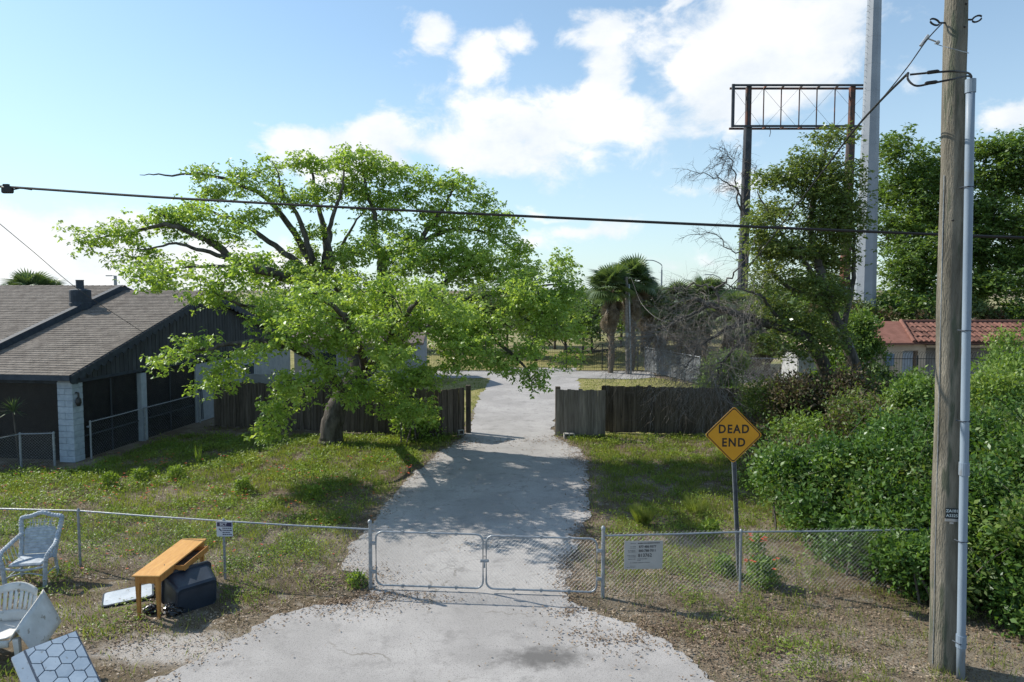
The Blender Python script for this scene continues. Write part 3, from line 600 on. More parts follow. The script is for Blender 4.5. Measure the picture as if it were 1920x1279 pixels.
# porch front (left of the column) and side screens
def opening(axis, a, b, z0, z1, off):
    mb = MB()
    if axis == 'x': mb.box(((a+b)/2, off, (z0+z1)/2), (b-a, .03, z1-z0))
    else: mb.box((off, (a+b)/2, (z0+z1)/2), (.03, b-a, z1-z0))
    return hmb(mb, 'porch_screen', M['screen'])
opening('x', -24, -.56, 0, 2.6, .25)
for xx in (-3.2, -6, -9): mb = MB(); mb.box((xx, .22, 1.25), (.16,.14,2.5)); hmb(mb, 'porch_post', M['trim'])
mb = MB(); mb.box((-12, .20, 2.60), (24, .12, .16)); hmb(mb, 'porch_beam', M['slate'])
opening('y', .45, 3.15, 0, 2.6, -.12); opening('y', 3.45, 6.6, 0, 2.6, -.12)
for yy in (3.3,): mb = MB(); mb.box((-.05, yy, 1.24), (.22,.30,2.5), bev=.01); hmb(mb, 'porch_post', M['trim'])
for yy in (1.8, 5.0): mb = MB(); mb.box((-.09, yy, 1.24), (.03,.05,2.5)); hmb(mb, 'screen_bar', M['slate_dark'])
for a, b in ((.45,3.15),(3.45,6.6)): mb = MB(); mb.box((-.09, (a+b)/2, .75), (.03, b-a, .05)); hmb(mb, 'screen_bar', M['slate_dark'])
mb = MB(); mb.box((-4.4, 4.2, 1.25), (.12, 6.6, 2.5)); mb.box((-12, 7.4, 1.25), (23, .12, 2.5)); hmb(mb, 'inner_wall', M['grey_wall'])
mb = MB(); mb.box((-12, 3.8, .05), (23.6, 7, .1)); hmb(mb, 'porch_floor', M['concrete'])
# grey panelled wall behind the porch
y = 6.6; i = 0
while y < 2*HD-.1:
    w = min(1.22, 2*HD-y); mb = MB(); mb.box((-.06+.004*(i%2), y+w/2, 1.22), (.06, w-.012, 2.44)); hmb(mb, 'wall_panel', M['grey_wall']); y += 1.22; i += 1
for yy in (8.0, 10.8):
    f = MB(); f.box((-.02, yy, 1.6), (.05, 1.0, .9)); f = hmb(f, 'window', M['trim'])
    mb = MB(); mb.box((.008, yy, 1.6), (.012, .88, .78)); mb.build('pane', M['glass'], f, world=False)
mb = MB(); mb.box((.05, 6.78, 1.55), (.10,.22,.34), bev=.015); hmb(mb, 'meter_box', M['grey_wall'])
mb = MB()
for k, yy in enumerate((6.70,6.80,6.9)): mb.tube([(.04,yy,1.4),(.05,yy+.02,.7),(.04,yy+.05,.1)], .018, 5)
hmb(mb, 'conduit_pipe', M['slate'])
mb = MB(); mb.lathe([(.02,0),(.06,.01),(.07,.03),(.06,.05),(.03,.06)], 10, (-.06,.7,1.0)); hmb(mb, 'hose_reel', M['trim'])
mb = MB(); mb.tube([(.02,.12,2.25),(.10,.12,2.25),(.12,.12,2.0)], .03, 6); mb.lathe([(.05,0),(.09,.12),(.07,.24),(.02,.30)], 10, (.10,.12,1.82)); hmb(mb, 'wall_lantern', M['iron'])
# back and end walls, dark porch floor
mb = MB(); mb.box((-12, 2*HD-.05, 1.25), (23.8, .1, 2.5)); hmb(mb, 'wall', M['grey_wall'])
# flue on the upper roof
fl = at(150, 540, 27.6); R8 = house.rotation_euler.to_matrix()
lp = R8.transposed() @ (Vector(fl)-Vector(house.location))
zr = hz2(lp.y)+.32
mb = MB(); mb.lathe([(.41,-.25),(.40,.03),(.385,.05),(.385,.50),(.37,.55),(.16,.60)], 20, (lp.x, lp.y, zr)); fo = mb.build('flue', M['slate'], house, world=False)
mb = MB(); mb.lathe([(.145,0),(.145,.34),(.155,.345),(.155,.37),(.145,.37)], 14, (lp.x, lp.y, zr+.58)); mb.build('flue_pipe', M['slate'], fo, world=False)

# ------------------------------------------------------------------ chain link
def link_mesh(p0, p1, z0, z1, pitch=.078, r=.0021, out=None):
    mb = out or MB(); p0, p1 = np.asarray(p0[:2], float), np.asarray(p1[:2], float); Lh = np.linalg.norm(p1-p0); d = (p1-p0)/Lh; nr = np.array((-d[1], d[0])); H = z1-z0
    for sgn in (1, -1):
        for c in np.arange(-H, Lh+H, pitch):
            u0, v0, u1, v1 = (c, 0, c+H, H) if sgn > 0 else (c, H, c+H, 0)
            t0 = max(0, -u0/H); t1 = min(1, (Lh-u0)/H)
            if t1-t0 < .03: continue
            q = lambda t: np.array((*(p0+d*(u0+H*t)+nr*sgn*.002), z0+v0+(v1-v0)*t))
            mb.tube([q(t0), q(t1)], r, 3, cap=False)
    return mb
def fence_run(name, label, pts, h, mat, term=(), r_post=.024, r_rail=.017, group=None, mesh_r=.0013, pitch=.078, rail=True, ext=.05):
    b = np.array((pts[0][0], pts[0][1], 0.)); t = thing(name, label, 'wire fence', b, 0, group)
    for i, p in enumerate(pts):
        big = i in term; hh = h+(.12 if big else -.01); rr = r_post*(1.45 if big else 1)
        mb = MB(); mb.tube([(p[0],p[1],-.05),(p[0]+rng.normal()*.006,p[1],hh)], rr, 10); po = mb.build('post', mat, t, smooth=False)
        mb = MB(); mb.lathe([(rr*1.12,0),(rr*1.15,.03),(rr*.8,.055),(rr*.25,.07)], 10, (p[0],p[1],hh-.005)); mb.build('post_cap', mat, po)
        mb = MB()
        for zz in np.linspace(.15, h-.15, 4): mb.lathe([(rr+.004,-.012),(rr+.004,.012)], 8, (p[0],p[1],zz))
        stuff(mb.build('tension_band', mat, po))
    if rail:
        for a, c in zip(pts[:-1], pts[1:]):
            mid = (np.array(a)+np.array(c))/2; mb = MB(); mb.tube([(a[0],a[1],h),(mid[0],mid[1],h-.008),(c[0],c[1],h)], r_rail, 8); mb.build('top_rail', mat, t)
    mb = MB()
    for a, c in zip(pts[:-1], pts[1:]): link_mesh(a, c, .03, h+ext, pitch, mesh_r, mb)
    stuff(mb.build('chain_link_mesh', M['wire'], t)); return t
LP, RP = gnd(695,1105), gnd(1130,1120)
p2, p1_, p0_ = gnd(422,1086), gnd(151,1062), gnd(-170,1050)
fence_run('chain_link_fence', 'galvanised chain link fence running past the wicker chair to the left gate post', [LP, p2, p1_, p0_], 1.14, M['steel'], term=(0,))
q1, q2, q3 = gnd(1387,1111), gnd(1722,1106), gnd(1900,1102)
fence_run('chain_link_fence', 'galvanised chain link fence from the right gate post into the big bush', [RP, q1, q2, q3], 1.14, M['steel'], term=(0,))
# the two gate leaves
def gate(name, label, a, b, h0, h1, latch):
    a, b = np.array((a[0],a[1],0.)), np.array((b[0],b[1],0.)); t = thing(name, label, 'gate', a); d = (b-a); Lh = np.linalg.norm(d); d /= Lh; R = .13
    pts = []
    for (u, z, s) in ((0,h0,2),(Lh,h0,3),(Lh,h1,0),(0,h1,1)):
        cu = u+(R if u == 0 else -R); cz = z+(R if z == h0 else -R)
        for k in range(6):
            th = math.pi/2*(s + k/5); pts.append(a+d*(cu+R*math.cos(th))+np.array((0,0,cz+R*math.sin(th))))
    # order corners: (0,h0) s=2 -> 180..270 ; (L,h0) 270..360 ; (L,h1) 0..90 ; (0,h1) 90..180
    mb = MB(); mb.tube(pts, .0185, 8, closed=True); mb.build('gate_frame', M['steel'], t)
    mb = link_mesh(a+d*.03, b-d*.03, h0+.02, h1-.02, .072, .0013); stuff(mb.build('chain_link_mesh', M['wire'], t))
    mb = MB()
    for k in range(1,4):
        for zz in (h0, h1): mb.bar(a+d*Lh*k/4+np.array((0,0,zz-.03)), a+d*Lh*k/4+np.array((0,0,zz+.03)), .042, .042)
    stuff(mb.build('tie_clip', M['steel'], t))
    hx = a if latch > 0 else b
    for zz in (h0+.25, h1-.22):
        mb = MB(); mb.box(tuple((hx-d*latch*.045)+np.array((0,0,zz))), (.10,.05,.06), bev=.01); mb.build('hinge', M['steel'], t)
    return t
gdir = (RP-LP)/np.linalg.norm(RP-LP); mid = LP+(RP-LP)*.498
gate('wire_gate', 'left leaf of the double chain link gate across the drive', LP+gdir*.11, mid-gdir*.03, .09, 1.10, 1)
gate('wire_gate', 'right leaf of the double chain link gate beside the notice sign', mid+gdir*.03, RP-gdir*.11, .09, 1.08, -1)
mb = MB(); pm = mid+np.array((0,-.03,.62)); mb.box(tuple(pm), (.16,.04,.05), bev=.008); mb.box(tuple(pm+np.array((0,-.02,-.06))), (.03,.03,.12)); tag(mb.build('gate_latch', M['steel'], loc=pm), 'steel drop latch joining the two wire gate leaves', 'latch')
# porch wire fence and small yard fence by the house
hw = lambda x, y: np.array(R8 @ Vector((x, y, 0)) + Vector(house.location))
fence_run('porch_fence', 'grey pipe rail wire fence along the dark porch screens', [hw(.12,.55), hw(.12,3.2), hw(.12,6.6)], 1.22, M['steel'], r_post=.03, pitch=.12)
fence_run('yard_fence', 'short wire fence with yucca beside the white block column', [gnd(103,874), gnd(40,876), gnd(-80,905)], 1.05, M['steel'], r_post=.035, mesh_r=.002, pitch=.09)

# ------------------------------------------------------------------ wooden fence
M['board'] = nmat('weathered_board', (.066,.055,.045), (.150,.127,.105), 3.5, 8, .92, .6, 30, (5,5,.35), .1, rv=.25, bdist=.008, speck=(7,(.045,.04,.036),.62))
M['board2'] = nmat('paler_weathered_board', (.13,.115,.10), (.25,.225,.20), 3.5, 8, .92, .6, 30, (5,5,.35), .1, rv=.2, bdist=.008)
def board_fence(name, label, a, b, h, mat, w=.142, slope=0.0, posts=True, base=.03):
    a, b = np.array((a[0],a[1],0.)), np.array((b[0],b[1],0.)); t = thing(name, label, 'wooden fence' if 'gate' not in name else 'gate', a); d = b-a; Lh = np.linalg.norm(d); d /= Lh; ang = math.atan2(d[1], d[0]); nr = np.array((-d[1], d[0], 0.))
    meshes = []
    for k in range(4):
        mb = MB(); hh = h; c = .018; ww = w+.012
        mb.prism([(-ww/2,0),(ww/2,0),(ww/2,hh-c),(ww/2-c,hh),(-ww/2+c,hh),(-ww/2,hh-c)], .018, lambda u,v,s: (u, s-.009, v)); o = mb.build('board', mat); meshes.append(o.data); bpy.data.objects.remove(o)
    n = int(Lh/w)
    for i in range(n):
        o = bpy.data.objects.new('board', meshes[i % 4]); C.objects.link(o); o.parent = t
        u = (i+.5)*w; o.location = tuple(d*u + np.array((0,0,base+rng.normal()*.012)) - nr*(.010+.021*(i % 2)+.002*rng.random())); o.rotation_euler = (rng.normal()*.004, rng.normal()*.003, ang+rng.normal()*.012); o.scale = (1,1,1+rng.normal()*.006+slope*u)
    for zz in (.35, .95, h-.25):
        mb = MB(); mb.bar(a+nr*.035+np.array((0,0,zz)), b+nr*.035+np.array((0,0,zz)), .04, .085); mb.build('rail', mat, t)
    if posts:
        for u in np.arange(0, Lh+.1, 2.4):
            p = a+d*min(u, Lh)+nr*.10; mb = MB(); mb.box((p[0],p[1],h/2), (.09,.09,h), rz=ang); mb.build('post', mat, t)
    return t
fe = gnd(868, 814)
board_fence('board_fence', 'dark weathered board fence behind the big bright tree', np.array((-12.05,27.4,0)), np.array((-2.75,25.35,0)), 1.80, M['board'])
board_fence('board_gate', 'brownish open board gate leaf on the left side of the drive', np.array((-2.72,25.05,0)), gnd(872,813), 1.78, M['board'], posts=False)
board_fence('board_gate', 'paler grey open board gate leaf on the right side of the drive', gnd(1042,819), gnd(1135,822), 1.78, M['board2'], posts=False)
board_fence('board_fence', 'dark weathered board fence behind the yellow warning sign', gnd(1130,812)+np.array((0,.12,0)), np.array((9.9,25.3,0)), 1.80, M['board'])
for (px, py, lb) in ((878,813,'square wooden gate post left of the drive'),(1046,817,'square wooden gate post right of the drive')):
    p = gnd(px,py)+np.array((0,.12,0)); t = thing('gate_post', lb, 'post', p); mb = MB(); mb.box((p[0],p[1],.93), (.19,.19,1.86), bev=.012); mb.build('post', M['board'], t); mb = MB(); mb.box((p[0]-.02,p[1]-.104,.95), (.06,.012,.16)); mb.build('hinge_plate', M['iron'], t)
# cinder blocks
M['cinder'] = nmat('cinder_block', (.34,.33,.32), (.48,.47,.46), 14, 6, .95, .6, 80, spec=.1)
def cinder(px, py, rz, label, upright=False):
    p = gnd(px, py); t = thing('cinder_block', label, 'concrete block', p, rz)
    W, D_, H_ = .40, .20, .20; mb = MB()
    for x_ in (-W/2+.016, 0, W/2-.016): mb.box((x_, 0, H_/2), (.032, D_, H_))
    for z_ in (.016, H_-.016): mb.box((0, 0, z_), (W-.002, D_-.004, .032))
    mb.build('block_shell', M['cinder'], t, world=False); return t
cinder(1067, 822, .06, 'pale hollow concrete block propping the paler right gate leaf')
cinder(860, 815, .2, 'hollow concrete block at the foot of the left board gate')
g = gnd(843,813); t = thing('block_fragment', 'low dark broken block beside the left board gate', 'concrete block', g, .1); mb = MB(); mb.box((0,0,.08), (.34,.16,.16), bev=.012); mb.box((.06,0,.17), (.14,.14,.05), bev=.01); mb.build('rubble', M['cinder'], t, world=False)

# ------------------------------------------------------------------ utility pole, conduit, cables
M['pole'] = nmat('weathered_pole_wood', (.10,.094,.076), (.27,.247,.20), 2.6, 10, .9, .7, 26, (3,3,.42), .15, lo=.32, hi=.68, speck=(3.0,(.105,.115,.085),.56), bdist=.05)
pb = gnd(1767, 1250); PT = 10.9
pl = thing('utility_pole', 'tall weathered wooden utility pole beside the big glossy bush', 'utility pole', pb)
top = at(1793, 0, pb[1]); lean = (top[0]-pb[0])/top[2]
zz = np.linspace(-.3, PT, 26); mb = MB(); mb.tube([(pb[0]+lean*z+.006*math.sin(z*2), pb[1], z) for z in zz], .187-.0045*zz+.003*np.sin(zz*5), 28); mb.build('shaft', M['pole'], pl, smooth=True)
polex = lambda z: pb[0]+lean*z
def on_pole(py, ang, off=0):
    z = at(1790, py, pb[1])[2]; r = .187-.0045*z+off; return np.array((polex(z)+r*math.sin(ang), pb[1]-r*math.cos(ang), z))
M['plate'] = pmat('black_tag_plate', (.01,.018,.024), .4); M['pale_text'] = pmat('pale_lettering', (.62,.70,.72), .6); M['alu'] = pmat('tag_aluminium', (.45,.45,.45), .4, .5)
ta = -.15; tp = on_pole(955, ta, .012); tg = MB(); tg.box((0,0,0), (.17,.008,.15), rz=ta); 
tgo = tg.build('number_tag', M['plate'], pl, world=False); tgo.location = tuple(tp-pb)
for s, dz in (('ZA101', .036), ('A3325', -.032)):
    o = text('tag_number', s, .058, M['pale_text'], tgo, (math.sin(ta)*.006, -math.cos(ta)*.006, dz), (rad(90),0,ta), .0008)
mb = MB(); mb.box((0,0,-.098), (.18,.008,.04), rz=ta); mb.box((.0,0,-.14), (.05,.006,.025), rz=ta); o = mb.build('tag_strip', M['alu'], pl, world=False); o.location = tuple(tp-pb)
for py_, sd in ((43,-1),(37,1)):
    c = on_pole(py_, sd*math.pi/2); mb = MB(); mb.tube([c-np.array((sd*.05,0,0)), c+np.array((sd*.09,0,.0))], .013, 6)
    a_ = np.linspace(0, 2*math.pi, 16, endpoint=False); mb.tube([c+np.array((sd*(.15+.065*math.cos(q)), 0, .012+.04*math.sin(q)+.02*math.cos(q))) for q in a_], .013, 6, closed=True); mb.build('eye_bolt', M['iron'], pl)
for (py_, an) in ((15,.35),(58,.2),(355,.2),(415,-.5),(860,.6)):
    mb = MB(); c = on_pole(py_, an, -.002); mb.lathe([(.012,-.012),(.022,0),(.012,.012)], 8, tuple(c)); mb.build('bolt_head', M['iron'], pl)
mb = MB(); gw = [on_pole(py_, -1.25, .006) for py_ in (330,500,700,850,950,1050,1150,1240)]; mb.tube(gw, .006, 5); mb.build('ground_wire', M['wire'], pl)
M['pvc'] = nmat('grey_pvc', (.185,.24,.31), (.25,.315,.385), 2.2, 8, .5, .1, 30, (1,1,.35), spec=.4, speck=(7,(.19,.215,.24),.63))
cb_ = gnd(1801, 1272); cz = 8.35
cd = thing('riser_conduit', 'grey plastic riser pipe strapped up the front of the utility pole', 'pipe', cb_)
ctop = at(1819, 155, cb_[1]+.06); ln_ = lambda z: (cb_[0]+(ctop[0]-cb_[0])*z/ctop[2], cb_[1]+.05*z/ctop[2])
mb = MB(); mb.tube([(*ln_(z), z) for z in np.linspace(-.05, ctop[2], 12)], .056, 16); mb.build('pipe', M['pvc'], cd, smooth=True)
for z in (.55, ctop[2]-.05, 3.05): mb = MB(); mb.tube([(*ln_(z-.09), z-.09),(*ln_(z+.09), z+.09)], .067, 16); mb.build('pipe_coupling', M['pvc'], cd)
for py_ in (350, 620, 790, 1015, 1205):
    z = at(1800, py_, cb_[1])[2]; mb = MB(); mb.tube([(ln_(z)[0]-.085,ln_(z)[1]+.06,z),(ln_(z)[0]-.06,ln_(z)[1]-.055,z),(ln_(z)[0]+.05,ln_(z)[1]-.05,z),(ln_(z)[0]+.066,ln_(z)[1]+.02,z)], .008, 4); mb.build('strap', M['slate'], cd)
# overhead line
def cable(name, label, pts, r, mat=None, sub=6, cat='cable'):
    P = smooth_path(pts, sub); mb = MB(); mb.tube(P-P[0], r, 6); o = mb.build(name, mat or M['black']); o.location = tuple(P[0]); return tag(o, label, cat)
oc = cable('overhead_cable', 'thick black overhead cable crossing the whole view', [at(-120,342,12.9), at(50,353,12.7), at(300,370,12.4), at(610,387,12.0), at(955,404,11.6), at(1250,418,11.2), at(1480,428,10.9), at(1790,441,10.5), at(2100,452,10.2)], .024)
cl = at(14, 356, 12.74); mb = MB(); mb.box((0,0,0), (.20,.09,.13), bev=.02); mb.tube([(.1,0,.0),(.25,0,.03),(.45,0,.0)], .012, 5); mb.box((-.02,0,.08), (.1,.05,.05)); o = mb.build('cable_clamp', M['black']); o.location = tuple(cl); tag(o, 'black clamp on the overhead cable at the edge of the view', 'clamp')
# service drop: pole -> thin far pole
tpz = at(1184, 522, 42.2)
dropP = [at(1703,137,9.3), at(1650,190,10.2), at(1600,246,11.4), at(1540,325,13.4), at(1470,415,16.6), at(1400,505,22.5), at(1340,565,29), at(1290,597,34), at(1245,603,38), at(1205,572,40.8), tpz]
cable('service_cable', 'twisted black service cable sagging from the utility pole to the thin far pole', dropP, .017)
cable('neutral_wire', 'thin bare wire wrapped along the service cable from the pole', [at(1768,42,9.45)]+[at(1738,75,9.35), at(1700,128,9.35)]+[p+np.array((.02,0,.03)) for p in dropP[1:5]], .008, M['iron'])
hd = on_pole(140, .75, .03); c2 = np.array((ctop[0], ctop[1]-.02, ctop[2]))
cable('service_lead', 'upper black lead with splice from the riser pipe to the service cable', [c2+np.array((0,0,-.05)), c2+np.array((-.03,-.02,.10)), at(1790,134,9.15), at(1750,136,9.15), at(1706,140,9.28)], .014)
cable('service_lead', 'lower looped black lead with splice from the riser pipe', [c2+np.array((.01,0,-.05)), c2+np.array((-.04,-.03,.07)), at(1785,149,9.12), at(1748,156,9.14), at(1718,161,9.2), at(1703,150,9.28), at(1702,138,9.3)], .014)
for (px, py, r_, lb) in ((1749,135,.06,'dark splice sleeve on the upper lead near the pole top'),(1746,155,.06,'dark splice sleeve on the lower lead near the pole top')):
    c = at(px,py,9.14); mb = MB(); mb.tube([(-.08,0,-.012),(-.06,0,-.008),(.06,0,.008),(.08,0,.012)], [.014,.025,.025,.014], 8); o = mb.build('splice_sleeve', M['black']); o.location = tuple(c); tag(o, lb, 'sleeve')
c = at(1733,76,9.36); mb = MB(); mb.tube([(-.05,0,-.07),(.05,0,.07)], .018, 6); mb.tube([(.03,0,.03),(.17,0,-.02)], .010, 5); mb.lathe([(.01,0),(.03,.015),(.03,.035),(.01,.05)], 8, (.18,0,-.05)); o = mb.build('wedge_clamp', M['alu']); o.location = tuple(c); tag(o, 'grey wedge clamp holding the bare wire near the pole top', 'clamp')
cable('guy_wire', 'thin wire from the wedge clamp across the pole face', [at(1752,82,9.36), at(1790,93,9.2), on_pole(104, .9, .01)], .006, M['wire'])
cable('house_wire', 'thin wire slanting down over the roof to the house gable', [at(-60,370,16.5), at(60,470,19.5), at(150,545,22.0), np.array(hw(.15,3.2))+np.array((0,0,hz2(3.2)+.1))], .009, M['iron'])
# thin far pole with pipe
b = gnd(1177, 702); t = thing('service_pole', 'thin grey wooden service pole with pipe beside the far palms', 'utility pole', b)
mb = MB(); mb.tube([(b[0],b[1],-.2),(b[0]+(tpz[0]-b[0])*.5,b[1],2.9),(tpz[0],b[1],tpz[2]+.12)], [.13,.115,.10], 10); mb.build('shaft', M['dead_wood'], t)
mb = MB(); mb.tube([(b[0]+.20,b[1]-.06,0),(tpz[0]+.16,b[1]-.06,tpz[2]-.35)], .055, 8); mb.build('pipe', M['steel'], t)
mb = MB(); mb.box((b[0]-.08,b[1]-.2,2.6),(.16,.12,.26)); mb.build('meter_box', M['steel'], t)
# ------------------------------------------------------------------ trees
def grow(name, label, cat, base, limbs, pads, leaf, bark, leaf_mat, dens=6, rc=.42, ros=13, per=6, lsize=.13, lw=.45, droop=.5, twig=.012, group=None, dead=None, bark_n=7, uplift=.25, single=False):
    """limbs: [(points, r0, r1)]; pads: [(centre, (ra, rb, rc))] boughs of foliage that twigs reach out to"""
    t = thing(name, label, cat, base, 0, group); nodes = []; mb = MB()
    for P, r0, r1 in limbs:
        S = smooth_path(P, 5); S[1:-1] += rng.normal(size=S[1:-1].shape)*min(r0*.16, .022)
        mb.tube(S, np.linspace(r0, r1, len(S)), bark_n); nodes += list(S[len(S)//4:])
    nodes = np.array(nodes); cl = []
    for c, r in pads:
        area = math.pi*(r[0]*r[1]+r[0]*r[2]+r[1]*r[2])/3; n = max(2, int(area*dens)); v = rnd_dir(n)*(rng.random((n,1))**.40); cl.append(np.asarray(c)+v*np.asarray(r))
    cl = np.concatenate(cl); dist = np.array([np.min(np.linalg.norm(nodes-c, axis=1)) for c in cl]); cl = cl[np.argsort(dist)]
    tw = MB(); ND = np.zeros((len(nodes)+len(cl)*3, 3)); ND[:len(nodes)] = nodes; k = len(nodes)
    for c in cl:
        d = np.linalg.norm(ND[:k]-c, axis=1); j = int(np.argmin(d)); p = ND[j]; L_ = d[j]
        q1 = p+(c-p)*.35+np.array((0,0,uplift*.3*L_))+rng.normal(size=3)*L_*.05; q2 = p+(c-p)*.7+np.array((0,0,uplift*.3*L_))+rng.normal(size=3)*L_*.05
        rr = min(twig+twig*.9*L_, .06); tw.tube([p,q1,q2,c], [rr, rr*.75, rr*.5, rr*.3], 4, cap=False); ND[k:k+3] = (q1,q2,c); k += 3
    tr = mb.build('trunk', bark, t, smooth=True); stuff(tw.build('branches', bark, t, smooth=True))
    n = len(cl)*ros; cen = np.repeat(cl, ros, 0)+np.clip(rng.normal(size=(n,3)),-1.9,1.9)*np.array((rc,rc,rc*.62))
    m = n*per; cc = np.repeat(cen, per, 0); a = np.tile(np.arange(per)*2*math.pi/per, n)+np.repeat(rng.random(n)*6.28, per)
    D = np.stack([np.cos(a), np.sin(a), -droop+rng.normal(size=m)*.35+np.where(np.arange(m)%per==0,.8,0)], 1); Nn = np.array((0,0,1.))+rng.normal(size=(m,3))*.6
    cc = cc + D*.02 + rng.normal(size=(m,3))*lsize*.25
    ln = lsize*(.6+.7*rng.random(m)); quads_obj('crown', leaf_quads(cc, D, Nn, ln, ln*lw), leaf_mat, t); return t
def P_(*pts): return [at(*p) for p in pts]
def pad(px, py, Y, rx, ry, rd=None):
    s = Y/F; return (at(px,py,Y), (rx*s, (rd if rd else max(.9,rx*s*.9)), ry*s))
# the big bright tree over the drive
tb = gnd(622, 826)
limbs = [
 (P_((620,836,24.3),(621,822,24.3)), .47, .42),
 (P_((621,824,24.3),(624,785,24.3),(646,738,24.5),(684,690,24.8)), .41, .35),
 (P_((680,700,24.8),(718,662,24.6),(745,640,24.5),(772,612,24.3),(800,565,24),(835,530,23.7),(880,500,23.6)), .30, .05),
 (P_((745,640,24.5),(735,590,24.5),(724,540,24.6),(716,500,24.6),(718,484,24.6)), .22, .17),
 (P_((718,486,24.6),(700,445,24.7),(705,410,24.7),(690,368,24.8),(680,325,24.8)), .15, .03),
 (P_((718,486,24.6),(745,473,24.4),(785,455,24.3),(810,418,24.2),(835,385,24.1),(850,350,24)), .15, .03),
 (P_((785,455,24.3),(850,430,24.2),(920,440,24.2),(975,478,24.3)), .09, .02),
 (P_((680,695,24.8),(655,640,25),(628,585,25.2),(606,538,25.3)), .33, .25),
 (P_((606,538,25.3),(565,500,25.2),(525,468,25),(470,430,25),(420,405,25),(360,388,25.2)), .16, .03),
 (P_((606,538,25.3),(572,470,25.5),(540,420,25.6),(500,372,25.8),(450,347,25.8),(390,328,25.9),(310,328,26),(262,328,26)), .15, .012),
 (P_((606,538,25.3),(582,470,25),(560,410,24.8),(532,365,24.6),(520,320,24.6)), .14, .02),
 (P_((606,538,25.3),(611,470,25.6),(606,420,25.8),(592,370,26),(586,325,26),(577,292,26)), .16, .02),
 (P_((606,530,25.3),(622,490,25),(616,450,24.8),(626,400,24.7),(642,350,24.6),(645,300,24.6)), .15, .02),
 (P_((630,545,25.3),(650,520,25.4),(640,470,25.6),(658,430,25.8),(690,385,26)), .12, .02),
 (P_((606,540,25.3),(540,522,24),(450,492,22.6),(400,455,22.2),(365,440,22),(310,422,21.8),(235,440,22),(180,447,22)), .19, .02),
 (P_((450,492,22.6),(380,470,21.6),(330,457,21.2),(265,468,21.4)), .085, .02),
 (P_((470,498,22.8),(420,500,20.6),(370,500,19.6),(320,505,19.2)), .08, .015),
 (P_((400,455,22.2),(350,430,22),(300,400,22),(280,390,22)), .06, .015),
 (P_((650,735,24.5),(610,690,21.5),(545,652,19.6),(470,640,18.9),(400,651,18.6),(345,664,18.4),(300,675,18.3)), .13, .012),
 (P_((650,738,24.5),(612,716,22),(566,735,20.6),(520,785,19.8)), .11, .02),
 (P_((684,695,24.8),(730,712,22.4),(785,752,20.8)), .12, .02),
 (P_((684,692,24.8),(670,640,21.5),(650,600,19.2),(620,570,17.6),(590,550,16.8)), .15, .02),
 (P_((690,690,24.8),(740,620,21),(780,570,18.6),(810,540,17.4)), .14, .02),
 (P_((772,612,24.3),(850,572,24.1),(930,552,24.2),(1000,540,24.6),(1055,530,25)), .14, .02),
 (P_((772,615,24.3),(860,622,22),(930,642,20.9),(985,690,20.6),(1000,735,20.5)), .11, .012),
 (P_((655,640,25),(600,610,23.5),(540,580,22.8),(480,580,22.4)), .12, .02),
 (P_((628,585,25.2),(560,570,22.5),(470,575,20),(400,548,19)), .11, .02),
]
def near(a):
    """the lower boughs reach out towards the road, the upper ones stay over the trunk"""
    px, py, Y = a[:3]
    if px <= 470 and py >= 480 and py < 635: Y = 19.3
    elif px <= 470 and 390 <= py < 480: Y = 22.1
    elif py >= 540 and px > 480: Y -= 2.6
    elif py >= 560: Y -= 1.2
    return (px, py, Y)+tuple(a[3:])
